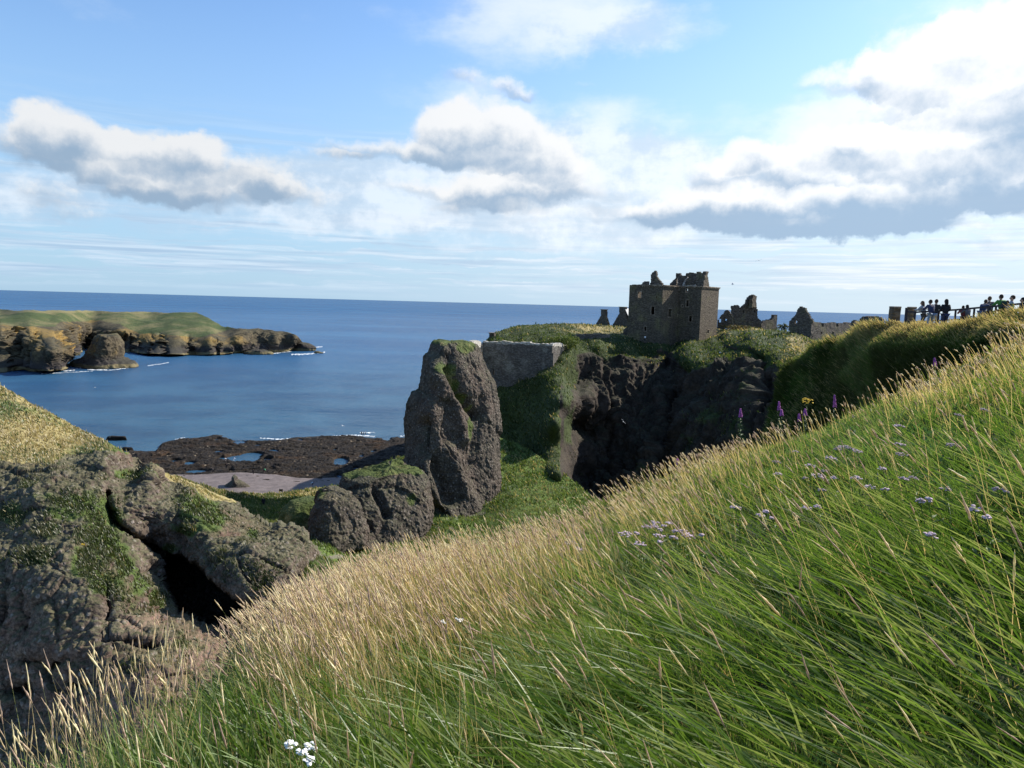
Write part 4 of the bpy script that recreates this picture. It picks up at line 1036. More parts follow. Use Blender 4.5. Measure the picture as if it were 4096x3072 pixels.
for A, B, rcs in WINS:
    hs = [win_sz(A, B, r_) for r_ in rcs]
    masonry('wall', wall_sz(A, B, ZB, ZT), A, B, 0.95, hs, 0.19, m_tower, tower, jit=0.03, sz=True)
    t_ = (B - A) / np.linalg.norm(B - A); n_ = np.array([-t_[1], t_[0]])
    if n_ @ ((A + B) / 2) < 0: n_ = -n_
    for h_ in hs:
        (sa, za), (sb, _), (_, zb), _ = h_
        bm = bmesh.new(); ang = math.atan2(t_[1], t_[0])
        for (s_, z_, w_, hh_) in ((sa - 0.09, (za + zb) / 2, 0.16, zb - za), (sb + 0.09, (za + zb) / 2, 0.16, zb - za), ((sa + sb) / 2, zb + 0.12, sb - sa + 0.4, 0.16), ((sa + sb) / 2, za - 0.12, sb - sa + 0.4, 0.15)):
            q = A + t_ * s_ + n_ * 0.17
            box_mesh(bm, (q[0], q[1], z_), w_, 0.5, hh_, ang)
        bm_obj('window_surround', bm, m_dress, tower)
masonry('wall', wall_sz(tE, tF + (tE - tF) * 0.0, ZB, ZT - 1.0), tE, tF, 0.9, [], 0.6, m_tower, tower, jit=0.04, sz=True)
masonry('wall', wall_sz(tF, tA, ZB, ZT), tF, tA, 0.9, [[(3.0, HC + 1.0), (4.2, HC + 1.0), (4.2, HC + 3.5), (3.0, HC + 3.5)]], 0.5, m_tower, tower, jit=0.04, sz=True)
# unseen slabs added across the inside to block light behind the lower windows
def inset(pts, k):
    pts = np.array(pts); c = pts.mean(0); return c + (pts - c) * k
bm = bmesh.new()
for z_ in (HC + 2.2, HC - 2.2, HC - 6.0):
    q = [tA + (tF - tA) * 0.08, tB_ + (tF - tA) * 0.08, tC, tD + (tE - tD) * 0.12, tE - (tE - tD) * 0.1, tF]
    q = inset(q, 0.9)
    lo = [bm.verts.new((*p, z_ - 0.3)) for p in q]; hi = [bm.verts.new((*p, z_)) for p in q]
    bm.faces.new(hi); bm.faces.new(lo[::-1])
    for i in range(len(q)): bm.faces.new((lo[i], lo[(i + 1) % len(q)], hi[(i + 1) % len(q)], hi[i]))
bm_obj('shade_slab', bm, m_tower, tower)
# cornice with a row of corbels
bm = bmesh.new()
for A, B in ((tA, tB_), (tB_, tC), (tC, tD), (tD, tE)):
    L = np.linalg.norm(B - A); t_ = (B - A) / L; n_ = np.array([-t_[1], t_[0]])
    if n_ @ ((A + B) / 2) > 0: n_ = -n_                      # outward, toward the viewpoint
    ang = math.atan2(t_[1], t_[0]); c_ = (A + B) / 2
    k = 0.0
    while k < L:
        w_ = random.uniform(0.5, 1.1); w_ = min(w_, L - k)
        q = A + t_ * (k + w_ / 2) + n_ * 0.10
        box_mesh(bm, (q[0], q[1], ZT + 0.02 + random.uniform(-.03, .03)), w_ - 0.02, 0.62, 0.26, ang)
        k += w_
    k = 0.2
    while k < L - 0.15:
        q = A + t_ * k + n_ * 0.09
        if random.random() > 0.12:
            box_mesh(bm, (q[0], q[1], ZT - 0.29), 0.24, 0.34, 0.30, ang)
        k += 0.48
bm_obj('cornice', bm, m_dress, tower)
# broken gables, cap-house and chimneys above the wall head
def off(A, B, o, d=0.0):
    t_ = (B - A) / np.linalg.norm(B - A); n_ = np.array([-t_[1], t_[0]])
    if n_ @ ((A + B) / 2) < 0: n_ = -n_
    return A + n_ * o, B + n_ * o
P1, P2 = off(tA, tB_, 2.6)
masonry('gable', [cB(*p) for p in ((470, 420), (500, 330), (515, 265), (510, 190), (540, 140), (580, 106), (608, 110), (612, 190), (625, 235), (665, 290), (700, 340), (750, 420))], P1, P2, 1.1, [[cB(556, 285), cB(570, 285), cB(570, 315), cB(556, 315)]], 0.22, m_ruin, tower, jit=0.09)
P1, P2 = off(tA, tB_, 0.9)
masonry('chimney_stub', [cB(*p) for p in ((300, 420), (335, 350), (385, 325), (440, 325), (440, 420))], P1, P2, 1.3, [], 0.22, m_ruin, tower, jit=0.09)
P1, P2 = off(tC, tD, 4.2)
masonry('cap_house_wall', [cB(*p) for p in ((872, 430), (880, 355), (920, 320), (950, 290), (985, 262), (990, 200), (1000, 158), (1075, 162), (1092, 200), (1190, 205), (1200, 158), (1290, 145), (1330, 155), (1395, 168), (1420, 200), (1420, 430))], P1, P2, 0.9,
        [[cB(1004, 256), cB(1030, 256), cB(1030, 390), cB(1004, 390)]], 0.22, m_ruin, tower, jit=0.10)
P1, P2 = off(tC, tD, 1.6)
masonry('inner_gable', [cB(*p) for p in ((1105, 425), (1130, 360), (1210, 240), (1225, 225), (1215, 260), (1160, 345), (1150, 400), (1290, 395), (1385, 385), (1385, 425))], P1, P2, 0.6, [], 0.2, m_pale, tower, jit=0.10)
P1, P2 = off(tC, tD, 0.45)
masonry('chimney_stack', [cB(*p) for p in ((1388, 425), (1392, 200), (1400, 135), (1455, 135), (1458, 155), (1525, 160), (1525, 130), (1580, 130), (1560, 180), (1530, 425))], P1, P2, 1.0, [], 0.22, m_ruin, tower, jit=0.06)
P1, P2 = off(tD, tE, 0.10)
masonry('chimney_stack', [cB(*p) for p in ((1512, 425), (1522, 290), (1560, 230), (1578, 130), (1640, 130), (1612, 200), (1632, 290), (1648, 425))], P1, P2, 0.9, [], 0.22, m_tower, tower, jit=0.06)

# --- curtain wall between the pinnacle and the castle rock
cw = empty('curtain_wall', (*pl(2070, 160), HC - 18), 'long high grey curtain wall spanning between the pinnacle and the castle rock', 'castle wall')
cA, cB_, cC, cD = pl(1929, 158.5), pl(2211, 154.2), pl(2272, 165), pl(1889, 145)
masonry('wall', [(1929, 1371), (1990, 1372), (2060, 1376), (2150, 1380), (2211, 1383), (2211, 1490), (2140, 1510), (2060, 1545), (1975, 1560), (1929, 1560)], cA, cB_, 1.2, [[(1973, 1478), (1979, 1478), (1979, 1500), (1973, 1500)]], 0.30, m_wall, cw, jit=0.05)
masonry('return_wall', [(2211, 1383), (2240, 1384), (2272, 1388), (2272, 1400), (2255, 1440), (2211, 1500)], cB_, cC, 1.0, [], 0.28, m_wall, cw, jit=0.07)
masonry('return_wall', [(1889, 1366), (1905, 1362), (1920, 1366), (1929, 1373), (1929, 1460), (1889, 1440)], cD, cA, 1.0, [], 0.28, m_pale, cw, jit=0.07)
masonry('coping', [(1932, 1363), (1950, 1366), (1990, 1367), (2020, 1364), (2060, 1369), (2100, 1368), (2150, 1373), (2211, 1376), (2211, 1384), (2150, 1381), (2060, 1377), (1990, 1373), (1932, 1371)], *off(cA, cB_, -0.06), 1.3, [], 0.24, m_pale, cw, jit=0.10)
masonry('coping', [(2211, 1377), (2240, 1374), (2268, 1380), (2272, 1389), (2240, 1386), (2211, 1385)], *off(cB_, cC, -0.06), 1.1, [], 0.24, m_pale, cw, jit=0.10)

# --- roofed houses
def gabled(name, label, gable_poly, A, B, ridge_len, apex, eave_r, chim, mat=m_ruin, eave_z=None):
    """gable wall on plan line A-B facing the viewpoint, roof running back from it"""
    e = empty(name, (*((np.array(A) + np.array(B)) / 2), HC - 7), label, 'house' if ridge_len > 0 else 'ruin')
    masonry('gable', gable_poly, A, B, 0.8, [], 0.25, mat, e, jit=0.04)
    A = np.array(A); B = np.array(B); t_ = (B - A) / np.linalg.norm(B - A); n_ = np.array([-t_[1], t_[0]])
    if n_ @ A < 0: n_ = -n_
    if chim:
        masonry('chimney', chim, *off(A, B, -0.05), 1.1, [], 0.22, mat, e, jit=0.03)
        s, z = plane_pt(A, B, np.array([p[0] for p in chim], float), np.array([p[1] for p in chim], float))
        q = A + t_ * s.mean() + n_ * 0.5
        bm = bmesh.new(); box_mesh(bm, (q[0], q[1], z.max() + 0.06), np.ptp(s) + 0.3, 1.4, 0.18, math.atan2(t_[1], t_[0])); bm_obj('chimney_cap', bm, m_dress, e)
    if ridge_len > 0:
        (sa, za), (se, ze) = [tuple(np.array(plane_pt(A, B, np.array(float(p[0])), np.array(float(p[1]))))) for p in (apex, eave_r)]
        P_ = lambda s, z, k: (*(A + t_ * s + n_ * k), z)
        sl = 2 * sa - se
        bm = bmesh.new()
        for (s1_, z1_, s2_, z2_) in ((sa, za, se, ze), (sa, za, sl, ze)):
            v_ = [bm.verts.new(P_(s1_, z1_, 0.3)), bm.verts.new(P_(s2_, z2_, 0.3)), bm.verts.new(P_(s2_, z2_, ridge_len)), bm.verts.new(P_(s1_, z1_, ridge_len))]
            v2 = [bm.verts.new((q.co.x, q.co.y, q.co.z - 0.18)) for q in v_]
            bm.faces.new(v_); bm.faces.new(v2[::-1])
            for i in range(4): bm.faces.new((v_[i], v2[i], v2[(i + 1) % 4], v_[(i + 1) % 4]))
        bm_obj('roof', bm, m_slate, e)
        bm = bmesh.new(); c_ = A + t_ * se * 0.98 + n_ * (ridge_len / 2 + .4); hgt = ze - (HC - 10)
        box_mesh(bm, (c_[0], c_[1], ze - hgt / 2 - 0.1), 0.6, ridge_len - 0.9, hgt, math.atan2(t_[1], t_[0])); bm_obj('side_wall', bm, mat, e)
    return e
gabled('house', 'slate roofed house with a gable chimney just left of the tower', [(2448, 1315), (2452, 1296), (2478, 1252), (2480, 1240), (2500, 1240), (2514, 1296), (2514, 1315)], pl(2448, 232), pl(2514, 226), 14.0, (2497, 1233), (2525, 1296),
       [(2477, 1250), (2477, 1229), (2498, 1229), (2498, 1250)])
gabled('ruined_gable', 'small free standing gable end with a tall chimney on the grassy mound', [(2383, 1310), (2383, 1297), (2403, 1262), (2420, 1262), (2432, 1298), (2432, 1310)], pl(2383, 236), pl(2432, 230), 0, None, None,
       [(2404, 1265), (2404, 1239), (2419, 1239), (2419, 1265)])
# long low slate roof behind the curtain wall
e = empty('cottage', (*pl(2030, 176), HC - 13), 'low slate roofed cottage showing over the curtain wall', 'house')
qa, qb = pl(1975, 177), pl(2101, 174); t_ = (qb - qa) / np.linalg.norm(qb - qa); n_ = np.array([-t_[1], t_[0]]); 
if n_ @ qa < 0: n_ = -n_
zr = float(at(2040, 1360, 178)[2]); L_ = np.linalg.norm(qb - qa)
bm = bmesh.new()
for sgn in (-1, 1):
    v_ = [bm.verts.new((*(qa + n_ * 2.5), zr)), bm.verts.new((*(qb + n_ * 2.5), zr - 0.15)), bm.verts.new((*(qb + n_ * (2.5 + sgn * 2.8)), zr - 2.1)), bm.verts.new((*(qa + n_ * (2.5 + sgn * 2.8)), zr - 2.0))]
    v2 = [bm.verts.new((q.co.x, q.co.y, q.co.z - 0.15)) for q in v_]
    bm.faces.new(v_); bm.faces.new(v2[::-1])
    for i in range(4): bm.faces.new((v_[i], v2[i], v2[(i + 1) % 4], v_[(i + 1) % 4]))
bm_obj('roof', bm, m_slate, e)
c_ = (qa + qb) / 2 + n_ * 2.5
bm = bmesh.new(); box_mesh(bm, (c_[0], c_[1], zr - 4.0), L_ - .3, 4.8, 4.0, math.atan2(t_[1], t_[0])); bm_obj('wall', bm, m_ruin, e)
masonry('chimney', [(1957, 1400), (1957, 1334), (1975, 1334), (1975, 1400)], *off(qa, qb, 1.8), 1.2, [], 0.22, m_ruin, e, jit=0.03)
q = at(1966, 1333, 179); bm = bmesh.new(); box_mesh(bm, (q[0], q[1] + 0.6, q[2] + 0.05), 1.5, 1.5, 0.2); bm_obj('chimney_cap', bm, m_dress, e)
masonry('gable_stub', [(2099, 1385), (2099, 1355), (2104, 1353), (2108, 1366), (2108, 1385)], *off(qa, qb, 1.8), 1.0, [], 0.2, m_ruin, e, jit=0.05)
o = masonry('garden_wall', [(2305, 1337), (2360, 1335), (2440, 1336), (2440, 1350), (2305, 1356)], pl(2305, 181), pl(2440, 183), 0.5, [], 0.22, m_wall, None, jit=0.08)
tag(o, 'low grey drystone wall on the terrace left of the tower', 'wall')
o = masonry('lean_to', [(2492, 1345), (2495, 1318), (2512, 1304), (2530, 1296), (2530, 1350), (2492, 1350)], pl(2492, 199), pl(2530, 198), 1.5, [], 0.25, m_ruin, None, jit=0.06)
tag(o, 'small turf topped stone outhouse against the tower foot', 'outhouse')

def c2(x, y): return (2900 + x / 3.16, 1100 + y / 3.16)
def c22(x, y): return (2900 + x / 5.53, 1100 + y / 5.53)
# ruined range right of the tower
e = empty('ruined_range', (*pl(2980, 215), HC - 7), 'dark ruined range with a high jagged gable peak and square chimney, right of the tower', 'ruin')
masonry('gable_wall', [c22(*p) for p in ((130, 1180), (150, 900), (175, 850), (185, 672), (305, 672), (340, 705), (330, 755), (400, 700), (480, 625), (500, 560), (515, 505), (570, 470), (635, 432), (705, 470), (690, 600), (700, 700), (728, 780), (715, 900), (760, 985), (795, 1000), (800, 1050), (800, 1180))],
        pl(2925, 214), pl(3045, 216), 1.2, [[c22(402, 790), c22(418, 790), c22(418, 835), c22(402, 835)], [c22(635, 785), c22(665, 785), c22(665, 830), c22(635, 830)]], 0.26, m_ruin, e, jit=0.12)
masonry('buttress', [c22(*p) for p in ((600, 720), (610, 600), (600, 540), (640, 450), (705, 470), (690, 600), (700, 720))], pl(3006, 212.5), pl(3028, 215), 1.0, [], 0.24, m_tower, e, jit=0.10)
o = masonry('ruined_arch', [(2868, 1315), (2870, 1282), (2878, 1272), (2895, 1250), (2903, 1242), (2912, 1242), (2920, 1252), (2928, 1262), (2930, 1315)], pl(2868, 212), pl(2930, 210), 1.2, [[(2872, 1290), (2872, 1278), (2884, 1278), (2884, 1290)], [(2900, 1282), (2900, 1275), (2906, 1275), (2906, 1282)]], 0.26, m_ruin, None, jit=0.12)
tag(o, 'low broken wall with two small openings beside the foot of the tower', 'ruin')
o = masonry('ruined_wall', [c22(*p) for p in ((805, 1260), (805, 1070), (870, 1020), (960, 1000), (1020, 990), (1080, 940), (1080, 890), (1155, 885), (1145, 1260))], pl(3045, 205), pl(3109, 210), 0.9, [], 0.26, m_ruin, None, jit=0.08)
tag(o, 'sunlit sloping ruined wall rising to a point between the two dark gables', 'ruin')
bk = empty('ruined_barracks', (*pl(3260, 182), HC - 8), 'long roofless building with a pointed gable and crenelled side wall right of the tower', 'ruin')
gA, gB = pl(3155, 180), pl(3248, 176); gC = pl(3480, 198)
masonry('gable', [c22(*p) for p in ((1415, 1300), (1420, 1015), (1500, 950), (1560, 870), (1590, 790), (1650, 690), (1780, 730), (1790, 790), (1850, 870), (1900, 960), (1945, 1030), (1920, 1080), (1890, 1480), (1760, 1480))], gA, gB, 0.9,
        [[c22(*p) for p in ((1522, 1085), (1520, 1030), (1560, 990), (1592, 1010), (1592, 1060), (1560, 1100))]], 0.26, m_ruin, bk, jit=0.09)
masonry('side_wall', [c2(*p) for p in ((1102, 870), (1105, 600), (1215, 600), (1220, 650), (1250, 650), (1250, 608), (1405, 600), (1410, 655), (1435, 655), (1435, 612), (1590, 600), (1600, 655), (1625, 655), (1630, 590), (1665, 570), (1720, 600), (1740, 640), (1830, 620), (1830, 870))], gB, gC, 0.8,
        [[c2(1212, 715), c2(1230, 715), c2(1230, 742), c2(1212, 742)], [c2(1355, 715), c2(1375, 715), c2(1375, 750), c2(1355, 750)], [c2(1520, 725), c2(1535, 725), c2(1535, 748), c2(1520, 748)], [c2(1635, 662), c2(1675, 662), c2(1675, 682), c2(1635, 682)]], 0.28, m_ruin, bk, jit=0.08)
o = masonry('ruined_vault', [c2(*p) for p in ((1805, 640), (1812, 600), (1820, 565), (1850, 535), (1910, 522), (1970, 532), (2000, 555), (2012, 580), (2005, 600), (1995, 640))], pl(3470, 190), pl(3538, 192), 3.0, [], 0.28, m_ruin, None, jit=0.15)
tag(o, 'dark rounded lump of ruin on the skyline right of the crenelled wall', 'ruin')

# --- stone gate pillars on the spur
def crop3(x, y): return (3400 + x / 3.178, 1100 + y / 3.178)
for (xa, xb, ya, yb, d_, lab) in ((545, 665, 400, 570, 46, 'taller square stone pillar standing alone left of the onlookers'), (765, 860, 405, 520, 47, 'shorter square stone pillar by the end of the wooden fence')):
    x0, y0 = crop3(xa, ya); x1, y1 = crop3(xb, yb)
    e = empty('stone_pillar', at((x0 + x1) / 2, y1 + 12, d_), lab, 'pillar', 'square stone pillars')
    w_ = 0.88 * (x1 - x0) / FPX * d_; top = at((x0 + x1) / 2, y0, d_); zb = at(0, y1 + 30, d_)[2]
    bm = bmesh.new(); box_mesh(bm, (top[0], top[1] + w_ / 2, (top[2] - 0.06 + zb) / 2), w_ * 0.94, w_ * 0.94, top[2] - 0.06 - zb, 0.06)
    bmesh.ops.subdivide_edges(bm, edges=list(bm.edges), cuts=6, use_grid_fill=True)
    for v_ in bm.verts: v_.co += Vector(((random.random() - .5) * .03, (random.random() - .5) * .03, (random.random() - .5) * .02))
    bm_obj('shaft', bm, m_tower, e)
    bm = bmesh.new(); box_mesh(bm, (top[0], top[1] + w_ / 2, top[2] - 0.03), w_ * 1.04, w_ * 1.04, 0.07, 0.06, 0.9); bm_obj('cap', bm, m_dress, e, 0.01)
# ---------------------------------------------------------------- grass
def grass_mat(name, trans=0.45, rough=0.42, spec=0.4):
    m = bpy.data.materials.new(name); m.use_nodes = True; nt = m.node_tree; nt.nodes.clear(); T = NT(nt)
    a = T.n('ShaderNodeAttribute', attribute_name='Col')
    p = T.n('ShaderNodeBsdfPrincipled'); p.inputs['Roughness'].default_value = rough; p.inputs['Specular IOR Level'].default_value = spec
    t = T.n('ShaderNodeBsdfTranslucent'); mx = T.n('ShaderNodeMixShader'); mx.inputs[0].default_value = trans
    T.link(a.outputs['Color'], p.inputs['Base Color'])
    T.link(T.mix(1.0, a.outputs['Color'], (1.25, 1.2, 0.8), 'MULTIPLY'), t.inputs['Color'])
    T.link(p.outputs[0], mx.inputs[1]); T.link(t.outputs[0], mx.inputs[2])
    o = T.n('ShaderNodeOutputMaterial'); T.link(mx.outputs[0], o.inputs[0])
    return m
m_grass = grass_mat('grass_blade')
m_straw = grass_mat('dry_grass', 0.35, 0.6, 0.25)

def ribbons(base, length, width, lean, bend, col0, col1, levels=4, droop=0.0, facing=None):
    """tapered curved blades: base (n,3), lean (n,3) horizontal-ish drift, all as one vertex array"""
    n = len(base)
    t = np.linspace(0, 1, levels)
    up = np.array([0, 0, 1.0])
    lean_n = np.linalg.norm(lean, axis=1, keepdims=True)
    L = length[:, None, None]
    tt = t[None, :, None]
    cur = up * (tt - droop * tt ** 3) + lean[:, None, :] * (0.35 * tt + bend[:, None, None] * tt ** 2)
    cur = cur / np.maximum(1.0, np.sqrt(1 + lean_n ** 2))[:, None, :]
    Cc = base[:, None, :] + cur * L
    view = base - CAM; view = view / np.linalg.norm(view, axis=1, keepdims=True)
    ax = base[:, None, :] * 0 + cur[:, -1:, :]
    wdir = np.cross(view, cur[:, -1, :]); wdir /= np.linalg.norm(wdir, axis=1, keepdims=True) + 1e-9
    tw = rng.uniform(-1.0, 1.0, n)[:, None]
    wdir = wdir + view * tw; wdir /= np.linalg.norm(wdir, axis=1, keepdims=True)
    prof = np.array([0.8, 1.0, 0.8, 0.12]) if levels == 4 else np.interp(t, [0, 0.3, 0.75, 1], [0.8, 1, 0.7, 0.12])
    off_ = wdir[:, None, :] * (width[:, None, None] * prof[None, :, None] * 0.5)
    V = np.stack([Cc - off_, Cc + off_], 2).reshape(n, levels * 2, 3)
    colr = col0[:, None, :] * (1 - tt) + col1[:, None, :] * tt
    colr = np.repeat(colr, 2, 1)
    k = np.arange(levels - 1) * 2
    f = np.stack([k, k + 1, k + 3, k + 2], -1)
    F = (f[None] + (np.arange(n) * levels * 2)[:, None, None]).reshape(-1, 4)
    return V.reshape(-1, 3), F, colr.reshape(-1, 3), Cc

def cat(parts):
    V, F, Cc, o = [], [], [], 0
    for v, f, c in parts:
        V.append(v); F.append(f + o); Cc.append(c); o += len(v)
    return np.concatenate(V), np.concatenate(F), np.concatenate(Cc)

def spindles(p0, p1, rad, col, rings=6, sides=4, rough=0.35):
    """seed heads: knobbly tapering spikes from p0 to p1"""
    n = len(p0)
    d = p1 - p0; dn = d / (np.linalg.norm(d, axis=1, keepdims=True) + 1e-9)
    a = np.cross(dn, np.array([0.3, 0.9, 0.1])); a /= np.linalg.norm(a, axis=1, keepdims=True); b = np.cross(dn, a)
    t = np.linspace(0, 1, rings); prof = np.interp(t, [0, 0.15, 0.45, 0.8, 1], [0.25, 0.85, 1.0, 0.6, 0.08])
    th = np.arange(sides) * 2 * math.pi / sides
    j = 1 + rng.uniform(-rough, rough, (n, rings, sides))
    ringv = a[:, None, None, :] * np.cos(th)[None, None, :, None] + b[:, None, None, :] * np.sin(th)[None, None, :, None]
    V = p0[:, None, None, :] + d[:, None, None, :] * t[None, :, None, None] + ringv * (rad[:, None, None] * prof[None, :, None] * j)[..., None]
    # let the spike nod over
    V = V.reshape(n, rings * sides, 3)
    i = np.arange(rings - 1)[:, None]; s = np.arange(sides)[None]
    f = np.stack([i * sides + s, i * sides + (s + 1) % sides, (i + 1) * sides + (s + 1) % sides, (i + 1) * sides + s], -1).reshape(-1, 4)
    F = (f[None] + (np.arange(n) * rings * sides)[:, None, None]).reshape(-1, 4)
    cj = col[:, None, :] * (1 + rng.uniform(-0.3, 0.3, (n, rings * sides, 1)))
    return V.reshape(-1, 3), F, cj.reshape(-1, 3)

def straw_zone(px, py):
    """how dry and seedy the slope is, by where it lies (0 green .. 1 straw)"""
    edge = np.interp(px, [0, 400, 700, 1000, 1280, 1500, 2000, 2300, 2750, 3200, 3600, 4096], [2950, 2750, 2560, 2420, 2250, 2180, 2080, 2010, 1890, 1700, 1550, 1380])
    band = np.exp(-np.clip((py - edge), 0, None) / np.interp(px, [0, 1500, 3000, 4096], [260, 200, 120, 150]))
    z = np.interp(px, [900, 1300, 2300, 2900], [0.95, 0.62, 0.62, 0.9]) * band
    z = np.maximum(z, strokes(px, py, [(1750, 2520, 560, 300), (1300, 2780, 380, 300), (200, 2900, 330, 260), (1250, 2450, 200, 150), (2250, 2350, 260, 160)]) * np.array(0.95))
    z = np.maximum(z, strokes(px, py, [(3750, 1640, 420, 110), (2700, 2150, 300, 120)]) * 0.7)
    z = z - 0.75 * strokes(px, py, [(3600, 1800, 420, 130), (2950, 2700, 450, 330), (2300, 2900, 400, 160), (750, 2900, 320, 120), (3650, 2250, 420, 260), (3950, 1950, 200, 200)])
    return np.clip(z, 0.03, 1)

def sample_slope(n, rmin, rmax, power):
    r = rmin * (rmax / rmin) ** (rng.random(n) ** power)
    th = rng.uniform(-0.80, 1.15, n)
    n_out = (th > 0.74) & (r > 14); r = np.where(n_out, r * 0.5, r)
    X = r * np.sin(th); Y = r * np.cos(th)
    z, d = fg_height(X, Y)
    P = np.stack([X, Y, z], -1)
    px, py, dep = proj(P)
    ok = (d < 0.9) & (px > -800) & (px < 9500) & (py < 7000) & (dep > 0.4)
    return P[ok], px[ok], py[ok], r[ok]

def wind(P, px, amt_lo, amt_hi, jitter=0.22):
    n = len(P)
    a = np.interp(px, [0, 700, 1600, 2600, 4096], [amt_lo, amt_lo * 1.15, (amt_lo + amt_hi) / 2, amt_hi, amt_hi * 1.05])
    sw = fbm(P, 2.2, 3, 0.5, 301) * 0.45
    ang = math.pi + 0.12 + fbm(P, 1.7, 3, 0.5, 303) * 0.9
    v = np.stack([np.cos(ang) * (a + sw), np.sin(ang) * (a + sw) * 0.8, np.zeros(n)], -1)
    return v + np.concatenate([rng.normal(0, jitter, (n, 2)), np.zeros((n, 1))], 1)

GRN = np.array([[0.030, 0.064, 0.010], [0.068, 0.128, 0.018], [0.120, 0.200, 0.032], [0.205, 0.255, 0.085]])
parts = []
P, px, py, r = sample_slope(800000, 1.25, 31, 0.62)
# blades gather in tussocks
cs_ = 0.30 + 0.02 * r
ci_ = np.floor(P[:, :2] / 0.38); hx = _hash(ci_[:, 0], ci_[:, 1], 0 * ci_[:, 0], 5); hy = _hash(ci_[:, 0], ci_[:, 1], 0 * ci_[:, 0], 6); ch_ = _hash(ci_[:, 0], ci_[:, 1], 0 * ci_[:, 0], 7); ca_ = _hash(ci_[:, 0], ci_[:, 1], 0 * ci_[:, 0], 8)
ctr = (ci_ + 0.2 + 0.6 * np.stack([hx, hy], -1)) * 0.38
dv = P[:, :2] - ctr; dl_ = np.linalg.norm(dv, axis=1)
keepb = rng.random(len(P)) < np.clip(1.25 - dl_ / 0.24, 0.10, 1)
P[:, :2] = ctr + dv * 0.8
keepb &= rng.random(len(P)) < np.clip(1.0 + 2.4 * (fbm(P, 1.6, 3, 0.55, 317) + 0.05), 0.22, 1)
P, px, py, r, dv, ch_, ca_ = P[keepb], px[keepb], py[keepb], r[keepb], dv[keepb], ch_[keepb], ca_[keepb]
P[:, 2] = fg_height(P[:, 0], P[:, 1])[0] - 0.01
zone = straw_zone(px, py)
n = len(P)
cl = fbm(P, 0.9, 3, 0.55, 311); cl2 = fbm(P, 3.2, 3, 0.55, 313)
hgt = (0.16 + 0.13 * ch_ + 0.13 * cl + 0.08 * cl2) * rng.uniform(0.35, 1.35, n)
hgt = np.clip(hgt, 0.08, 0.62) * np.interp(r, [1.3, 4.0], [0.62, 1.0])
wid = np.maximum(rng.uniform(0.0018, 0.0042, n), 0.0009 * r) 
ci = np.clip((rng.random(n) * 2.0 + 0.4 + cl2 * 2.8 + (ch_ - 0.4) * 1.8), 0, 2.99); i0 = ci.astype(int); fr = (ci - i0)[:, None]
gc_ = GRN[i0] * (1 - fr) + GRN[np.minimum(i0 + 1, 3)] * fr
dry = (rng.random(n) < 0.06 + zone * 0.36)[:, None]
strawc = np.array([0.42, 0.33, 0.15]) * rng.uniform(0.6, 1.25, (n, 1))
gc_ = np.where(dry, strawc, gc_)
blue = strokes(px, py, [(3600, 1800, 420, 120), (3900, 2000, 200, 100)])[:, None] * 0.5
gc_ = gc_ * (1 - blue) + np.array([0.06, 0.13, 0.05]) * blue
lean = wind(P, px, 0.12, 0.52, 0.48)
lean[:, :2] += dv * 2.2 + np.stack([np.cos(ca_ * 6.28), np.sin(ca_ * 6.28)], -1) * 0.42
stray = rng.random(n) < 0.22; lean[stray, :2] = rng.normal(0, 0.9, (stray.sum(), 2))
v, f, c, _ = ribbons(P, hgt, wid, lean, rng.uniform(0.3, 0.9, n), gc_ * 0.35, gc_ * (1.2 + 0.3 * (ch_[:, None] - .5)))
parts.append((v, f, c))
# a few broad glossy leaves
P, px, py, r = sample_slope(12000, 1.3, 12, 0.8); n = len(P)
gc_ = GRN[rng.integers(1, 4, n)]
v, f, c, _ = ribbons(P, rng.uniform(0.3, 0.55, n), rng.uniform(0.007, 0.012, n), wind(P, px, 0.3, 1.1, 0.3), rng.uniform(0.5, 1.3, n), gc_ * 0.6, gc_ * 1.2, levels=6)
parts.append((v, f, c))
# leafy weeds tucked in the sward
P, px, py, r = sample_slope(26000, 1.6, 20, 0.8)
keepw = rng.random(len(P)) < np.clip(smooth01((fbm(P, 2.0, 3, 0.6, 351) - 0.12) / 0.25) * 0.5 + 0.9 * strokes(px, py, [(3600, 1830, 420, 140), (3950, 2000, 160, 120)]), 0, 1)
P, px, py, r = P[keepw], px[keepw], py[keepw], r[keepw]; n = len(P)
gc_ = np.array([[0.045, 0.105, 0.035], [0.06, 0.13, 0.03], [0.035, 0.08, 0.03]])[rng.integers(0, 3, n)]
P[:, 2] += rng.uniform(0.02, 0.24, n)
la = rng.uniform(0, 6.28, n)
v, f, c, _ = ribbons(P, rng.uniform(0.06, 0.16, n), np.maximum(rng.uniform(0.012, 0.026, n), 0.0016 * r), np.stack([np.cos(la), np.sin(la), 0 * la], -1) * 1.6, rng.uniform(0.1, 0.5, n), gc_ * 0.8, gc_ * 1.2, levels=4)
parts.append((v, f, c))
V, F, Cc = cat(parts)
tag(link_mesh('grass', mesh_np('grass', V, F, col=Cc), m_grass), 'long wind combed green grass covering the near slope', 'grass', None, 'stuff')

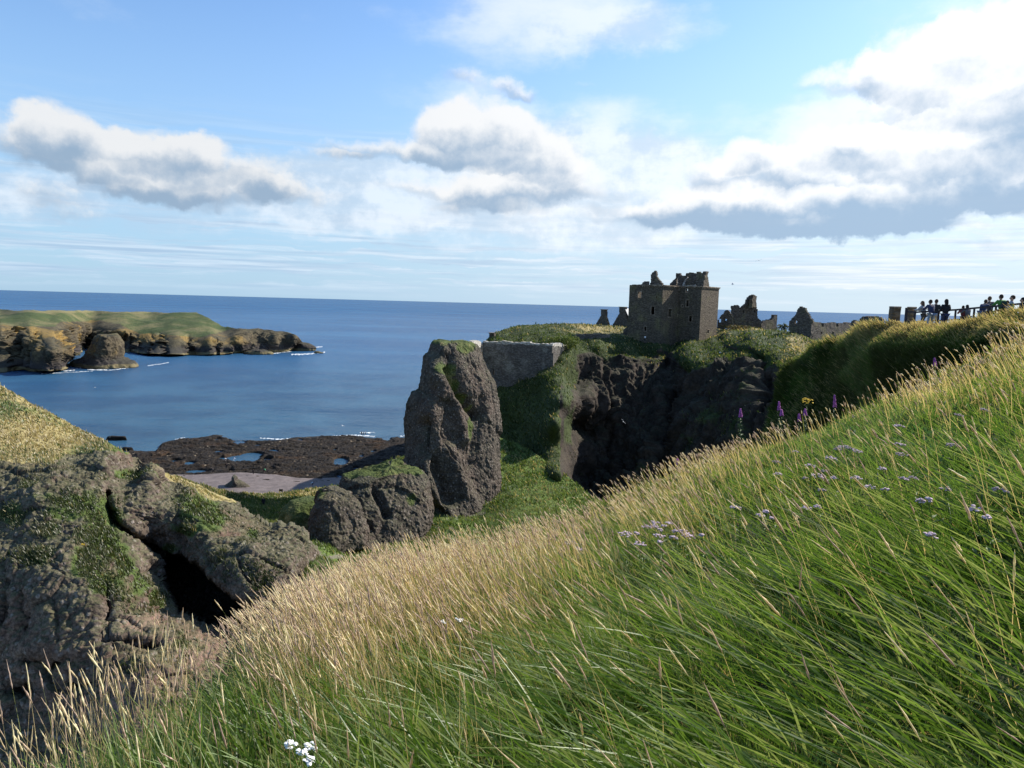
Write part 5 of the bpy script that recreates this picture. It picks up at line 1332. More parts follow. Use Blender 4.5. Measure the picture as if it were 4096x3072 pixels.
# seeding stems
parts = []
def stems(P, px, r, lo, hi, amt_lo, amt_hi, headk=1.0, wk=1.0):
    n = len(P)
    L = rng.uniform(lo, hi, n) * (1 + 0.25 * fbm(P, 1.5, 2, 0.5, 321))
    wid = np.maximum(0.0026 * wk, 0.00075 * r)
    sc = np.array([0.58, 0.45, 0.23]) * rng.uniform(0.65, 1.2, (n, 1)) * np.array([1, 1, 1])
    gr = np.array([0.22, 0.24, 0.07])
    k = (rng.random((n, 1)) < 0.3)
    sc = np.where(k, gr, sc)
    lean = wind(P, px, amt_lo, amt_hi, 0.16)
    v, f, c, Cn = ribbons(P, L, np.full(n, 1.0) * wid, lean, rng.uniform(0.2, 0.7, n), sc * 0.8, sc * 1.1, levels=7)
    parts.append((v, f, c))
    tip = Cn[:, -1]; d = Cn[:, -1] - Cn[:, -2]; d /= np.linalg.norm(d, axis=1, keepdims=True)
    nod = np.concatenate([lean[:, :2] * 0.25, np.full((n, 1), -0.05)], 1)
    hl = rng.uniform(0.07, 0.16, n) * headk
    hc_ = np.array([[0.72, 0.60, 0.40], [0.60, 0.47, 0.34], [0.78, 0.70, 0.48], [0.50, 0.38, 0.30]])[rng.integers(0, 4, n)]
    rad = np.maximum(rng.uniform(0.0028, 0.0058, n), 0.00060 * r) * headk * np.interp(r, [1.5, 4], [0.6, 1.0])
    v, f, c = spindles(tip - d * hl[:, None] * 0.25, tip + (d + nod * 0.5) * hl[:, None] * 0.8, rad, hc_, 9, 4, 0.55)
    parts.append((v, f, c))
P, px, py, r = sample_slope(245000, 1.5, 30, 0.72)
keep = rng.random(len(P)) < (0.06 + straw_zone(px, py) ** 1.5) * (np.interp(r, [1.5, 4, 12, 30], [0.06, 0.16, 0.22, 0.20]) + 0.40 * strokes(px, py, [(1500, 2600, 650, 330), (1000, 2880, 500, 220)])) * np.interp(px, [200, 1100], [0.35, 1.0])
keep &= rng.random(len(P)) < 0.75
stems(P[keep], px[keep], r[keep], 0.42, 0.78, 0.20, 0.62)
# tall stems in the lower left corner
nL = 210
r_ = rng.uniform(2.6, 5.2, nL); pxs = rng.uniform(-100, 760, nL)
X = (pxs - 2048) / FPX * r_; z_, d_ = fg_height(X, r_)
P = np.stack([X, r_, z_], -1)
P[:, 2] = np.minimum(P[:, 2], HC - 1.65 - 0.24 * r_)
Lk = d_ < 1.6
stems(P[Lk], pxs[Lk], r_[Lk], 0.55, 0.95, 0.12, 0.5, 1.0)
V, F, Cc = cat(parts)
tag(link_mesh('seeding_grass', mesh_np('seeding_grass', V, F, col=Cc), m_straw), 'pale straw coloured seeding grass stems on the near slope', 'dry grass', None, 'stuff')
print('stems verts', len(V))

# grass on the more distant land
def relief_grass(key, n, hgt, wpx, amt, rngpx=None, straw_k=0.6, dens=None, greens=GRN * np.array([0.72, 0.66, 0.8])):
    R = RELIEFS[key]; P, g, s, N = R['P'], R['g'], R['s'], R['N']
    ny, nx = g.shape
    nx_ = rng.random(n) * (nx - 1.001); ny_ = rng.random(n) * (ny - 1.001)
    i = ny_.astype(int); j = nx_.astype(int); fi = (ny_ - i)[:, None]; fj = (nx_ - j)[:, None]
    Q = P[i, j] * (1 - fi) * (1 - fj) + P[i + 1, j] * fi * (1 - fj) + P[i, j + 1] * (1 - fi) * fj + P[i + 1, j + 1] * fi * fj
    gg = g[i, j] + fbm(Q, 3.0, 4, 0.65, 331) * 0.6
    ok = rng.random(n) < smooth01((gg - 0.30) / 0.55)
    cellsz = np.linalg.norm(P[i + 1, j] - P[i, j], axis=1) * np.linalg.norm(P[i, j + 1] - P[i, j], axis=1)
    px, py = R['PX'][i, j], R['PY'][i, j]
    if dens is not None: ok &= rng.random(n) < dens(px, py)
    Q = Q[ok]; px = px[ok]; py = py[ok]; ss = s[i, j][ok]; n = len(Q)
    dist = np.linalg.norm(Q - CAM, axis=1)
    h = hgt * rng.uniform(0.4, 1.5, n) * np.clip(1 + 1.1 * fbm(Q, 1.6, 3, 0.6, 341), 0.3, 2.2)
    w = wpx * dist / 710.0 * rng.uniform(0.6, 1.3, n)
    ci = np.clip(rng.random(n) * 2.0 + 0.8 + fbm(Q, 5, 3, 0.5, 343) * 2.5, 0, 2.99); i0 = ci.astype(int); fr = (ci - i0)[:, None]
    gc_ = greens[i0] * (1 - fr) + greens[np.minimum(i0 + 1, 3)] * fr
    dr = (rng.random(n) < np.clip(straw_k * (ss + 0.35 * fbm(Q, 6, 3, 0.5, 345)), 0.03, 0.95))[:, None]
    gc_ = np.where((ss < 0.05)[:, None], gc_ * np.array([0.62, 0.55, 0.6]), gc_)
    gc_ = np.where(dr, np.array([0.36, 0.29, 0.14]) * rng.uniform(0.7, 1.25, (n, 1)), gc_)
    ang = math.pi + fbm(Q, 5, 2, 0.5, 347) * 0.8
    lean = np.stack([np.cos(ang) * amt, np.sin(ang) * amt, 0 * ang], -1) + np.concatenate([rng.normal(0, 0.3, (n, 2)), np.zeros((n, 1))], 1)
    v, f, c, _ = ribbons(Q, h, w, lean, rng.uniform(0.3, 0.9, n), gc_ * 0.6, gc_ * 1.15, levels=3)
    return v, f, c
def far_grass(name, label, *sets):
    V, F, Cc = cat([relief_grass(*a[0], **a[1]) for a in sets])
    tag(link_mesh(name, mesh_np(name, V, F, col=Cc), m_grass), label, 'grass', None, 'stuff')
_prof = lambda *_: None
far_grass('spur_grass', 'wind blown grass covering the spur on the right', (('spur', 100000, 0.36, 0.7, 0.9), dict(straw_k=1.0, greens=GRN * np.array([0.75, 0.70, 0.8]))))
far_grass('gully_grass', 'short bright turf on the gully sides', (('gully', 90000, 0.34, 0.9, 0.5), dict(straw_k=0.5)))
far_grass('hill_grass', 'dry grass on the hill left of the bay', (('hill', 150000, 0.24, 0.8, 0.5), dict(straw_k=0.95)))
far_grass('brow_grass', 'rough grass along the brow of the castle rock', (('castle_cliff', 90000, 0.40, 0.8, 0.5), dict(straw_k=0.6, greens=GRN * np.array([0.5, 0.46, 0.55]), dens=lambda x, y: np.where(y < 1560, 1.0, 0.4))))  # greens lowered so the blade colour carries the slope's deeper shadow

# ---------------------------------------------------------------- flowers
m_lilac = flat_mat('lilac_petals', (0.55, 0.42, 0.46), 0.8, 0.25, 60)
m_lilac2 = flat_mat('faded_lilac_petals', (0.40, 0.30, 0.30), 0.8, 0.25, 60)
m_white = flat_mat('white_petals', (0.80, 0.79, 0.76), 0.8, 0.1, 60)
m_magenta = flat_mat('magenta_petals', (0.42, 0.11, 0.38), 0.7, 0.3, 60)
m_yellow = flat_mat('yellow_petals', (0.75, 0.50, 0.03), 0.7, 0.2, 60)
m_stem = flat_mat('flower_stem', (0.10, 0.14, 0.04), 0.7, 0.2, 30)
m_leaf = flat_mat('willowherb_leaf', (0.07, 0.13, 0.045), 0.55, 0.3, 20)

def ray_ground(px, py, h):
    """where the view through (px,py) comes down to h metres over the near slope"""
    ds = np.linspace(1.5, 30, 600); Q = at(px, py, ds)
    z, d = fg_height(Q[:, 0], Q[:, 1])
    k = np.nonzero(Q[:, 2] < z + h)[0]
    i = k[0] if len(k) else 560
    return Q[i], z[i], ds[i], d[i]
def stem_mesh(bm, a, b, r0, r1, bow=0.03, sides=5, seg=5):
    a = Vector(a); b = Vector(b); ax = (b - a).normalized(); u = ax.orthogonal().normalized(); w = ax.cross(u)
    rows = []
    for i in range(seg + 1):
        t = i / seg; c = a.lerp(b, t) + Vector((bow * math.sin(t * math.pi), 0, 0)); r = r0 + (r1 - r0) * t
        rows.append([bm.verts.new(c + u * math.cos(k * 2 * math.pi / sides) * r + w * math.sin(k * 2 * math.pi / sides) * r) for k in range(sides)])
    for i in range(seg):
        for k in range(sides):
            bm.faces.new((rows[i][k], rows[i][(k + 1) % sides], rows[i + 1][(k + 1) % sides], rows[i + 1][k]))
    return rows
def leaf(bm, o_, d, L, w, up=(0, 0, 1)):
    d = Vector(d).normalized(); s = d.cross(Vector(up)).normalized() * w / 2; o_ = Vector(o_)
    a = bm.verts.new(o_); b1 = bm.verts.new(o_ + d * L * .4 + s); b2 = bm.verts.new(o_ + d * L * .4 - s); c = bm.verts.new(o_ + d * L + Vector((0, 0, -0.25 * L)))
    bm.faces.new((a, b1, c)); bm.faces.new((a, c, b2))
def blob(bm, c, r, sq=0.6, jit=0.2, sub=1):
    res = bmesh.ops.create_icosphere(bm, subdivisions=sub, radius=1.0)
    for v_ in res['verts']:
        k = 1 + random.uniform(-jit, jit)
        v_.co = Vector(c) + Vector((v_.co.x * r * k, v_.co.y * r * k, v_.co.z * r * sq * k))

def umbel(px, py, wpx, mat, label, group, name='wildflower', h=0.45, hpx=None):
    """flat-topped cluster of tiny florets on a branched stem"""
    Q, zg, d_, _ = ray_ground(px, py, h)
    W2 = wpx * 1.15 / FPX * d_ / 2
    e = empty(name, (Q[0] + 0.05, Q[1], zg), label, 'flower', group)
    bm = bmesh.new(); n = max(16, int(W2 * 420))
    for i in range(n):
        a = random.uniform(0, 2 * math.pi); rr = math.sqrt(random.random())
        c = (Q[0] + math.cos(a) * rr * W2, Q[1] + math.sin(a) * rr * W2 * 0.8, Q[2] + random.uniform(-0.008, 0.010) - rr * rr * W2 * 0.25 + rr * math.cos(a) * -0.1 * W2)
        blob(bm, c, random.uniform(0.006, 0.011) + 0.00022 * d_, 0.6, 0.25, 1)
    bm_obj('flower_head', bm, mat, e)
    bm = bmesh.new(); fork = (Q[0] + 0.01, Q[1], Q[2] - max(0.05, W2 * 0.8))
    stem_mesh(bm, (Q[0] + 0.05, Q[1], zg - 0.02), fork, 0.003, 0.0025)
    for i in range(6):
        a = i * 1.05; stem_mesh(bm, fork, (Q[0] + math.cos(a) * W2 * .7, Q[1] + math.sin(a) * W2 * .6, Q[2] - 0.01), 0.0018, 0.001, 0.0, 4, 2)
    for i in range(8):
        a = random.uniform(0, 6.28); z_ = zg + (fork[2] - zg) * random.uniform(0.15, 0.9)
        leaf(bm, (Q[0] + 0.03, Q[1], z_), (math.cos(a), math.sin(a), 0.5), 0.09, 0.02)
    bm_obj('stem', bm, m_stem, e)
LG = 'lilac flower clusters in the long grass'
LIL = 'flat topped lilac flower cluster standing in the long green grass'
def c4(x, y): return (2900 + x / 1.844, 1400 + y / 1.844)
lil = [(c4(75, 1155), 38), (c4(265, 1215), 26), (c4(300, 1188), 18), (c4(350, 1235), 18), (c4(600, 1160), 34), (c4(680, 1150), 28), (c4(385, 822), 34), (c4(520, 745), 22), (c4(630, 845), 36), (c4(590, 942), 18), (c4(395, 910), 34),
       (c4(690, 920), 50), (c4(735, 890), 24), (c4(800, 940), 20), (c4(780, 790), 44), (c4(830, 725), 30), (c4(900, 710), 60), (c4(975, 740), 34), (c4(720, 1025), 28), (c4(970, 935), 44), (c4(1165, 872), 32), (c4(1310, 765), 44), (c4(1290, 690), 40),
       (c4(1320, 945), 36), (c4(1395, 940), 38), (c4(1060, 1000), 46), (c4(1180, 1025), 30), (c4(1675, 697), 46), (c4(1440, 1105), 28), (c4(1500, 1100), 22), (c4(1620, 1015), 36), (c4(1845, 1165), 50), (c4(1930, 1230), 26), (c4(2035, 1025), 50), (c4(1520, 1360), 44), (c4(1285, 555), 46), (c4(1720, 475), 34), (c4(1910, 437), 30)]
for q_, ((x, y), w_) in enumerate(lil):
    umbel(x, y, w_, m_lilac2 if q_ % 3 == 0 else m_lilac, LIL, LG, h=0.42)
front_l = [(2285, 2168, 50, 'lilac flower cluster above the small one, left end of the pale pink group'), (2312, 2192, 34, 'small lilac flower cluster under the leftmost cluster of the pale pink group')]
for x, y, w_, lab in front_l: umbel(x, y, w_, m_lilac, lab, LG, h=0.45)
def cA_(x, y): return (2400 + x / 1.843, 1500 + y / 1.843)
pk = [(cA_(185, 1162), 52), (cA_(270, 1165), 18), (cA_(345, 1112), 34), (cA_(412, 1082), 32), (cA_(400, 1110), 30), (cA_(432, 1178), 40), (cA_(470, 1108), 18), (cA_(508, 1088), 26), (cA_(445, 1140), 16), (cA_(545, 1190), 34), (cA_(555, 1145), 20), (cA_(620, 1150), 40), (cA_(650, 1180), 44),
      (cA_(295, 1238), 44), (cA_(440, 1230), 20), (cA_(748, 1178), 14), (cA_(1000, 972), 36), (cA_(1185, 1032), 34), (cA_(1222, 1002), 20), (cA_(1275, 1052), 20)]
for (x, y), w_ in pk:
    umbel(x, y, w_, m_lilac, 'pale pink flower cluster in the loose group near the middle of the slope', 'pale pink flower clusters', h=0.5)
for x, y, w_, lab in [(1163, 2974, 46, 'larger white flower head on the left of the white group at the bottom edge'), (1244, 2981, 36, 'white flower head on the right of the white group, seen through stems'), (1212, 3008, 40, 'white flower head in the middle of the white group'),
                      (1236, 3040, 38, 'lowest white flower head of the group at the bottom edge'), (1835, 2477, 30, 'bluish white flower head among straw stems in mid slope'), (1770, 2486, 26, 'small bluish white flower head left of its twin in mid slope')]:
    umbel(x, y, w_, m_white, lab, 'white flower heads', h=0.42)

def willowherb(px, py, d_, hpx, label, leafy=False):
    top = at(px, py, d_); X, Y = top[0] + 0.12, top[1]
    zg = float(fg_height(np.array([X]), np.array([Y]))[0][0]); zg = max(zg, top[2] - 1.3); 
    e = empty('willowherb', (X, Y, zg), label, 'flower', 'magenta willowherb spikes along the brow')
    bm = bmesh.new(); stem_mesh(bm, (X, Y, zg), tuple(top), 0.008, 0.004, -0.03)
    bm_obj('stem', bm, m_stem, e)
    bm = bmesh.new(); sp = hpx / FPX * d_
    for i in range(70):
        t = i / 70; a = i * 2.4; rr = 0.010 + 0.035 * t
        base = top * (1 - 0) + np.array([(X - top[0]) * t * sp / max(0.3, top[2] - zg), 0, -t * sp])
        blob(bm, (base[0] + math.cos(a) * rr * 1.3, base[1] + math.sin(a) * rr, base[2]), random.uniform(0.013, 0.024), 0.8, 0.3, 1)
    bm_obj('flower_spike', bm, m_magenta, e)
    bm = bmesh.new(); H_ = top[2] - sp - zg
    for i in range(90 if leafy else 40):
        t = random.random(); a = i * 2.4
        L_ = 0.13 * (1.2 - t * .7) * (1.5 if leafy else 1)
        leaf(bm, (X + (top[0] - X) * t, Y, zg + max(0.1, H_) * t), (math.cos(a), math.sin(a), 0.5), L_, 0.03)
    bm_obj('leaves', bm, m_leaf, e)
for x, y, d_, h_, lab, lf in [(2962, 1636, 24, 34, 'leafy magenta willowherb farthest left, against the dark cliff', True), (3116, 1606, 25, 36, 'tall magenta willowherb spike, left of a close pair', False), (3126, 1638, 24.5, 26, 'shorter magenta willowherb spike, right of a close pair', False),
                              (3196, 1656, 24, 30, 'magenta willowherb spike below the yellow ragwort', False), (3220, 1636, 24.5, 26, 'magenta willowherb spike just under the yellow ragwort', False), (3338, 1580, 25, 50, 'tallest magenta willowherb spike, right of the yellow ragwort', False),
                              (3412, 1660, 24, 26, 'short magenta willowherb sunk in the straw grass', False), (3738, 1432, 25, 30, 'lone magenta willowherb high on the right before the dark spur', False), (2710, 1836, 24, 22, 'small magenta flowered willowherb low on the brow', True)]:
    willowherb(x, y, d_, h_, lab, lf)
def ragwort(px, py, d_, wpx, label, hg=0.8, z0=None):
    top = at(px, py, d_); W2 = wpx / FPX * d_ / 2
    zg = top[2] - hg
    e = empty('ragwort', (top[0], top[1], zg), label, 'flower')
    bm = bmesh.new()
    for i in range(34):
        a = random.uniform(0, 6.28); rr = math.sqrt(random.random()) * W2
        blob(bm, (top[0] + math.cos(a) * rr, top[1] + math.sin(a) * rr, top[2] - random.random() * W2 * 0.9), W2 * 0.14, 0.6, 0.2, 1)
    bm_obj('flower_head', bm, m_yellow, e)
    bm = bmesh.new(); stem_mesh(bm, (top[0], top[1], zg), tuple(top - np.array([0, 0, W2 * .5])), W2 * .06, W2 * .03)
    for i in range(20): a = i * 2.4; leaf(bm, (top[0], top[1], zg + hg * random.uniform(.1, .8)), (math.cos(a), math.sin(a), .4), W2 * .8, W2 * .2)
    bm_obj('stem', bm, m_stem, e)
ragwort(3230, 1592, 25, 44, 'yellow ragwort standing up against the dark spur', 1.1)
ragwort(332, 2174, float(RELIEFS['hill']['P'][0, 0, 1] * 0 + 51.5), 14, 'tiny yellow ragwort on the near rock face at the left', 0.5)

# shrubs
m_bush = grass_mat('bush_leaves', 0.3, 0.6, 0.2)
def bush(name, label, px0, py0, px1, py1, d_, n, cols, cat_='bush', lobes=5, leafm=0.22):
    c = at((px0 + px1) / 2, (py0 + py1) / 2, d_); rx = (px1 - px0) / FPX * d_ / 2; rz = (py1 - py0) / FPX * d_ / 2
    L = [(c + np.array([random.uniform(-.6, .6) * rx, random.uniform(-.5, .5) * rx, random.uniform(-.35, .3) * rz]), random.uniform(.45, .7)) for _ in range(lobes)] + [(c, 0.75)]
    P_ = []
    for k in range(n):
        q, s = L[random.randrange(len(L))]; v_ = np.random.default_rng(k).normal(size=3); v_ /= np.linalg.norm(v_)
        v_ *= random.uniform(0.65, 1.0); P_.append(q + v_ * np.array([rx, rx * .8, rz]) * s * 1.25)
    P_ = np.array(P_)
    dirs = rng.normal(size=(n, 3)); dirs /= np.linalg.norm(dirs, axis=1, keepdims=True); s2 = np.cross(dirs, rng.normal(size=(n, 3))); s2 /= np.linalg.norm(s2, axis=1, keepdims=True)
    l_ = leafm * rng.uniform(.6, 1.3, (n, 1))
    V = np.stack([P_ - dirs * l_, P_ + s2 * l_ * .45, P_ + dirs * l_, P_ - s2 * l_ * .45], 1).reshape(-1, 3)
    F = np.arange(n * 4).reshape(-1, 4)
    cc_ = np.repeat(np.array(cols)[rng.integers(0, len(cols), n)] * rng.uniform(.7, 1.2, (n, 1)), 4, 0)
    e = empty(name, (c[0], c[1], c[2] - rz), label, cat_)
    link_mesh('foliage', mesh_np('foliage', V, F, smooth=False, col=cc_), m_bush, e)
    bm = bmesh.new()
    for k in range(7):
        a = k * .9; stem_mesh(bm, (c[0], c[1], c[2] - rz * 1.1), (c[0] + math.cos(a) * rx * .7, c[1] + math.sin(a) * rx * .5, c[2] + rz * .4), 0.02 * rx + .002, 0.006 * rx + .001, .05 * rx)
    bm_obj('branches', bm, m_stem, e)
bush('bush', 'rounded bright green bush on the terrace above the curtain wall', 2190, 1338, 2316, 1402, 166, 2600, [(0.10, 0.14, 0.03), (0.14, 0.17, 0.04), (0.06, 0.09, 0.02)])
bush('bush', 'thin wiry shrub between the sunlit ruin and the pointed gable', 3108, 1292, 3156, 1326, 192, 260, [(0.10, 0.10, 0.05), (0.05, 0.07, 0.03)], leafm=0.3)
bush('bush', 'dark straggling scrub growing at the foot of the ruined range', 2895, 1300, 3040, 1322, 206, 900, [(0.07, 0.06, 0.03), (0.05, 0.06, 0.02), (0.12, 0.09, 0.05)], leafm=0.3)

# ---------------------------------------------------------------- people
m_skin = flat_mat('skin', (0.42, 0.26, 0.19), 0.6, 0.08, 30)
_mats = {}
def cloth(col):
    k = tuple(round(c, 3) for c in col)
    if k not in _mats: _mats[k] = flat_mat('cloth', col, 0.85, 0.15, 12)
    return _mats[k]

def skin_obj(name, verts, edges, mat, parent, sub=1, root=0):
    me = bpy.data.meshes.new(name); me.from_pydata([v[:3] for v in verts], edges, [])
    o = bpy.data.objects.new(name, me); COL.objects.link(o)
    sk = o.modifiers.new('s', 'SKIN'); sk.use_smooth_shade = True
    if not me.skin_vertices: pass
    for i, v in enumerate(verts):
        r = v[3]; ry = v[4] if len(v) > 4 else r
        me.skin_vertices[0].data[i].radius = (r, ry); me.skin_vertices[0].data[i].use_root = (i == root)
    ss = o.modifiers.new('u', 'SUBSURF'); ss.levels = sub; ss.render_levels = sub
    return o
_pending = []
def person(loc, heading, h, label, shirt, trousers, hair, pose='stand', group='onlookers at the fence', long_hair=False, detail=True, shorts=False, shoes=(0.03, 0.03, 0.03), armsdir=None, bag=None):
    """a figure in its own frame (x right, y forward), scaled to height h metres"""
    k = h / 1.72
    e = empty('person', loc, label, 'person', group, rz=heading)
    lean = {'stand': 0.0, 'rail': 0.30, 'deep': 0.75, 'bend': 1.25}[pose]
    hip = Vector((0, -0.12 * lean, 0.93 - 0.06 * lean))
    def tor(t, dx=0): return hip + Vector((dx, math.sin(lean) * t, math.cos(lean) * t))
    V = []; E = []
    def add(p, r, link=None, ry=None):
        V.append((p[0] * k, p[1] * k, p[2] * k, r * k, (ry or r) * k)); i = len(V) - 1
        if link is not None: E.append((link, i))
        return i
    pel = add(hip, 0.135, None, 0.105); wa = add(tor(0.16), 0.115, pel, 0.09); ch = add(tor(0.36), 0.145, wa, 0.105); ne = add(tor(0.50), 0.06, ch)
    hd_dir = lean * 0.4
    nt = tor(0.50)
    h0 = add(nt + Vector((0, math.sin(hd_dir) * .07 + .01, math.cos(hd_dir) * .07)), 0.055, ne)
    h1 = add(nt + Vector((0, math.sin(hd_dir) * .13 + .015, math.cos(hd_dir) * .13)), 0.080, h0, 0.092)
    h2 = add(nt + Vector((0, math.sin(hd_dir) * .20 + .005, math.cos(hd_dir) * .20)), 0.082, h1, 0.095)
    h3 = add(nt + Vector((0, math.sin(hd_dir) * .255, math.cos(hd_dir) * .255)), 0.05, h2)
    add(nt + Vector((0, math.sin(hd_dir) * .14 + .125, math.cos(hd_dir) * .14)), 0.014, h1)      # nose
    for s in (-1, 1): add(nt + Vector((s * 0.088, math.sin(hd_dir) * .14 + .005, math.cos(hd_dir) * .145)), 0.014, h1)
    arms = {}
    for s in (-1, 1):
        sh = tor(0.44, s * 0.17)
        if pose == 'stand':
            el_ = sh + Vector((s * 0.06, -0.03, -0.27)); wr = el_ + Vector((-s * 0.02, 0.10, -0.22)); hv = Vector((0, 0.03, -1)).normalized()
            if armsdir == 'fold': el_ = sh + Vector((s * 0.09, 0.03, -0.26)); wr = el_ + Vector((-s * 0.14, 0.22, 0.04)); hv = Vector((-s * 1, .2, 0)).normalized()
        elif pose == 'bend':
            el_ = sh + Vector((s * .03, 0.08, -0.26)); wr = el_ + Vector((0, .08, -.22)); hv = Vector((0, .1, -1)).normalized()
        else:
            el_ = sh + Vector((s * 0.08, 0.16, -0.20)); wr = el_ + Vector((-s * 0.10, 0.22, 0.02)); hv = Vector((-s * .5, .8, -.1)).normalized()
        a0 = add(sh, 0.062, ch); a1 = add(sh.lerp(el_, 0.5), 0.050, a0); a2 = add(el_, 0.042, a1); a3 = add(el_.lerp(wr, .5), 0.038, a2); a4 = add(wr, 0.026, a3)
        pm_ = add(wr + hv * 0.05, 0.032, a4, 0.018)
        side = Vector((0, 0, 1)).cross(hv); side = side.normalized() if side.length > .1 else Vector((1, 0, 0))
        if detail:
            for fi, (o_, fl) in enumerate(((-0.028, .062), (-0.010, .075), (0.009, .070), (0.027, .055))):
                b0 = add(wr + hv * 0.085 + side * o_, 0.0095, pm_); b1 = add(wr + hv * (0.085 + fl * .55) + side * o_ * 1.15 + Vector((0, 0, -.006)), 0.0088, b0); add(wr + hv * (0.085 + fl) + side * o_ * 1.2 + Vector((0, 0, -.02)), 0.0075, b1)
            tb_ = add(wr + hv * .035 + side * -.042 * s, 0.011, pm_); add(wr + hv * .075 + side * -.058 * s, 0.009, tb_)
        arms[s] = (sh, el_, wr)
    legs = {}
    for s in (-1, 1):
        hp = hip + Vector((s * .09, 0, -.05)); kn = Vector((s * .10, .05 + (.05 if s > 0 else 0) - 0.08 * lean, .50)); an = Vector((s * .11, -.02 + (.07 if s > 0 else 0), .08))
        l0 = add(hp, .088, pel); l1 = add(hp.lerp(kn, .5), .075, l0); l2 = add(kn, .056, l1); l3 = add(kn.lerp(an, .4), .055, l2); l4 = add(an, .036, l3); add(an + Vector((0, .13, -.045)), .032, l4)
        legs[s] = (hp, kn, an)
    body = skin_obj('body', V, E, m_skin, e); _pending.append((body, e, m_skin, 'body'))
    def sub_skin(name, pts, mat, sb=1):
        w_ = {'shirt': 1.2, 'trousers': 1.12}.get(name, 1.0); V2 = [(p[0] * k, p[1] * k, p[2] * k, r * k * w_, (ry or r) * k * w_) for (p, r, ry, l) in pts]; E2 = [(l, i) for i, (_, _, _, l) in enumerate(pts) if l is not None]
        o_ = skin_obj(name, V2, E2, mat, e, sb); _pending.append((o_, e, mat, name))
    pts = [(tor(-.04), .150, .118, None), (tor(0.16), .132, .108, 0), (tor(0.36), .163, .122, 1), (tor(0.475), .075, .07, 2)]
    for s in (-1, 1):
        sh, el_, wr = arms[s]; i = len(pts)
        pts += [(sh, .076, None, 2), (sh.lerp(el_, .5), .063, None, i), (el_, .056, None, i + 1)]
        if not shorts: pts += [(el_.lerp(wr, .9), .042, None, i + 2)]
    sub_skin('shirt', pts, cloth(shirt))
    pts = [(hip + Vector((0, 0, .03)), .143, .115, None)]
    for s in (-1, 1):
        hp, kn, an = legs[s]; i = len(pts)
        pts += [(hp, .100, None, 0), (hp.lerp(kn, .5), .088, None, i), (kn, .074, None, i + 1)]
        if not shorts: pts += [(kn.lerp(an, .9), .058, None, i + 2)]
    sub_skin('trousers', pts, cloth(trousers))
    for s in (-1, 1):
        an = legs[s][2]; sub_skin('shoe', [(an + Vector((0, -.04, -.03)), .045, .045, None), (an + Vector((0, .06, -.045)), .042, .035, 0), (an + Vector((0, .15, -.05)), .034, .026, 1)], cloth(shoes))
    hc_ = nt + Vector((0, math.sin(hd_dir) * .19 - .022, math.cos(hd_dir) * .19))
    bm = bmesh.new(); res = bmesh.ops.create_icosphere(bm, subdivisions=3, radius=1.0)
    for v_ in res['verts']:
        x_, y_, z_ = v_.co; kk = 1 + 0.05 * math.sin(9 * x_ + 5 * z_) * math.cos(7 * y_)
        low = max(0.0, -z_)
        yy = y_ * .106 * kk - (0.03 * low); zz_ = z_ * .108 * kk
        if long_hair and z_ < 0: zz_ = z_ * 0.30; yy = min(yy, 0.02) - 0.045 * low; x_ = x_ * (1 - .1 * low)
        elif z_ < -0.2 and y_ > 0.1: yy = yy * 0.4 - 0.01
        v_.co = (hc_ + Vector((x_ * .088 * kk, yy, zz_))) * k
    me = bpy.data.meshes.new('hair'); bm.to_mesh(me); bm.free(); me.polygons.foreach_set('use_smooth', [True] * len(me.polygons))
    link_mesh('hair', me, cloth(hair), e, world_space=False)
    if bag is not None:
        bm = bmesh.new(); c = tor(.26) * k + Vector((0, -.17 * k, 0)); box_mesh(bm, c, .27 * k, .15 * k, .38 * k, 0, .85); bmesh.ops.bevel(bm, geom=list(bm.edges), offset=.03 * k, segments=2, affect='EDGES')
        bmesh.ops.recalc_face_normals(bm, faces=bm.faces); me = bpy.data.meshes.new('backpack'); bm.to_mesh(me); bm.free()
        link_mesh('backpack', me, cloth(bag), e, world_space=False)
    return e
def headat(px, py, d_, h):
    p = at(px, py, d_); return (p[0], p[1], p[2] - h)
NV = (0.03, 0.04, 0.09); BK = (0.018, 0.018, 0.022); DG = (0.06, 0.06, 0.065)
H1 = (0.05, 0.03, 0.02); H2 = (0.10, 0.06, 0.035); H3 = (0.02, 0.015, 0.012)
def cp(x, y): return (3600 + x / 4.46, 1150 + y / 4.46)
def P_(x, y, d_, h, hd, *a, **kw): 
    X_, Y_ = cp(x, y); k_ = {'stand': 1.735, 'rail': 1.69, 'deep': 1.54, 'bend': 1.28}[a[4]] / 1.72
    return person(headat(X_, Y_, d_, h * k_), hd, h, *a, **kw)
P_(445, 236, 39.0, 1.62, 0.7, 'person with long brown hair in a pale top, leaning at the left fence end', (0.28, 0.30, 0.33), DG, H2, 'rail', long_hair=True)
P_(580, 212, 38.4, 1.68, 0.2, 'person in a navy jacket and pale jeans leaning on the rail', NV, (0.20, 0.26, 0.34), H1, 'rail', long_hair=False)
P_(655, 204, 39.4, 1.72, -0.2, 'person in a dark t shirt and white shorts behind the navy jacket', BK, (0.42, 0.42, 0.44), H1, 'stand', shorts=True)
P_(832, 200, 37.6, 1.72, 0.0, 'person seen from behind in a black jacket, with long dark hair', BK, NV, H3, 'stand', long_hair=True, armsdir='fold')
P_(1145, 318, 38.0, 1.34, -0.2, 'child in a dark red and grey top leaning on the rail, hands out', (0.16, 0.04, 0.05), DG, H1, 'rail')
P_(1228, 303, 37.6, 1.36, 0.1, 'child with long dark hair in a grey dress beside the other child', (0.10, 0.11, 0.13), DG, H3, 'rail', long_hair=True)
P_(1492, 208, 36.2, 1.60, -1.0, 'person bending low over the rail in a navy hooded top', NV, (0.12, 0.14, 0.2), H1, 'deep')
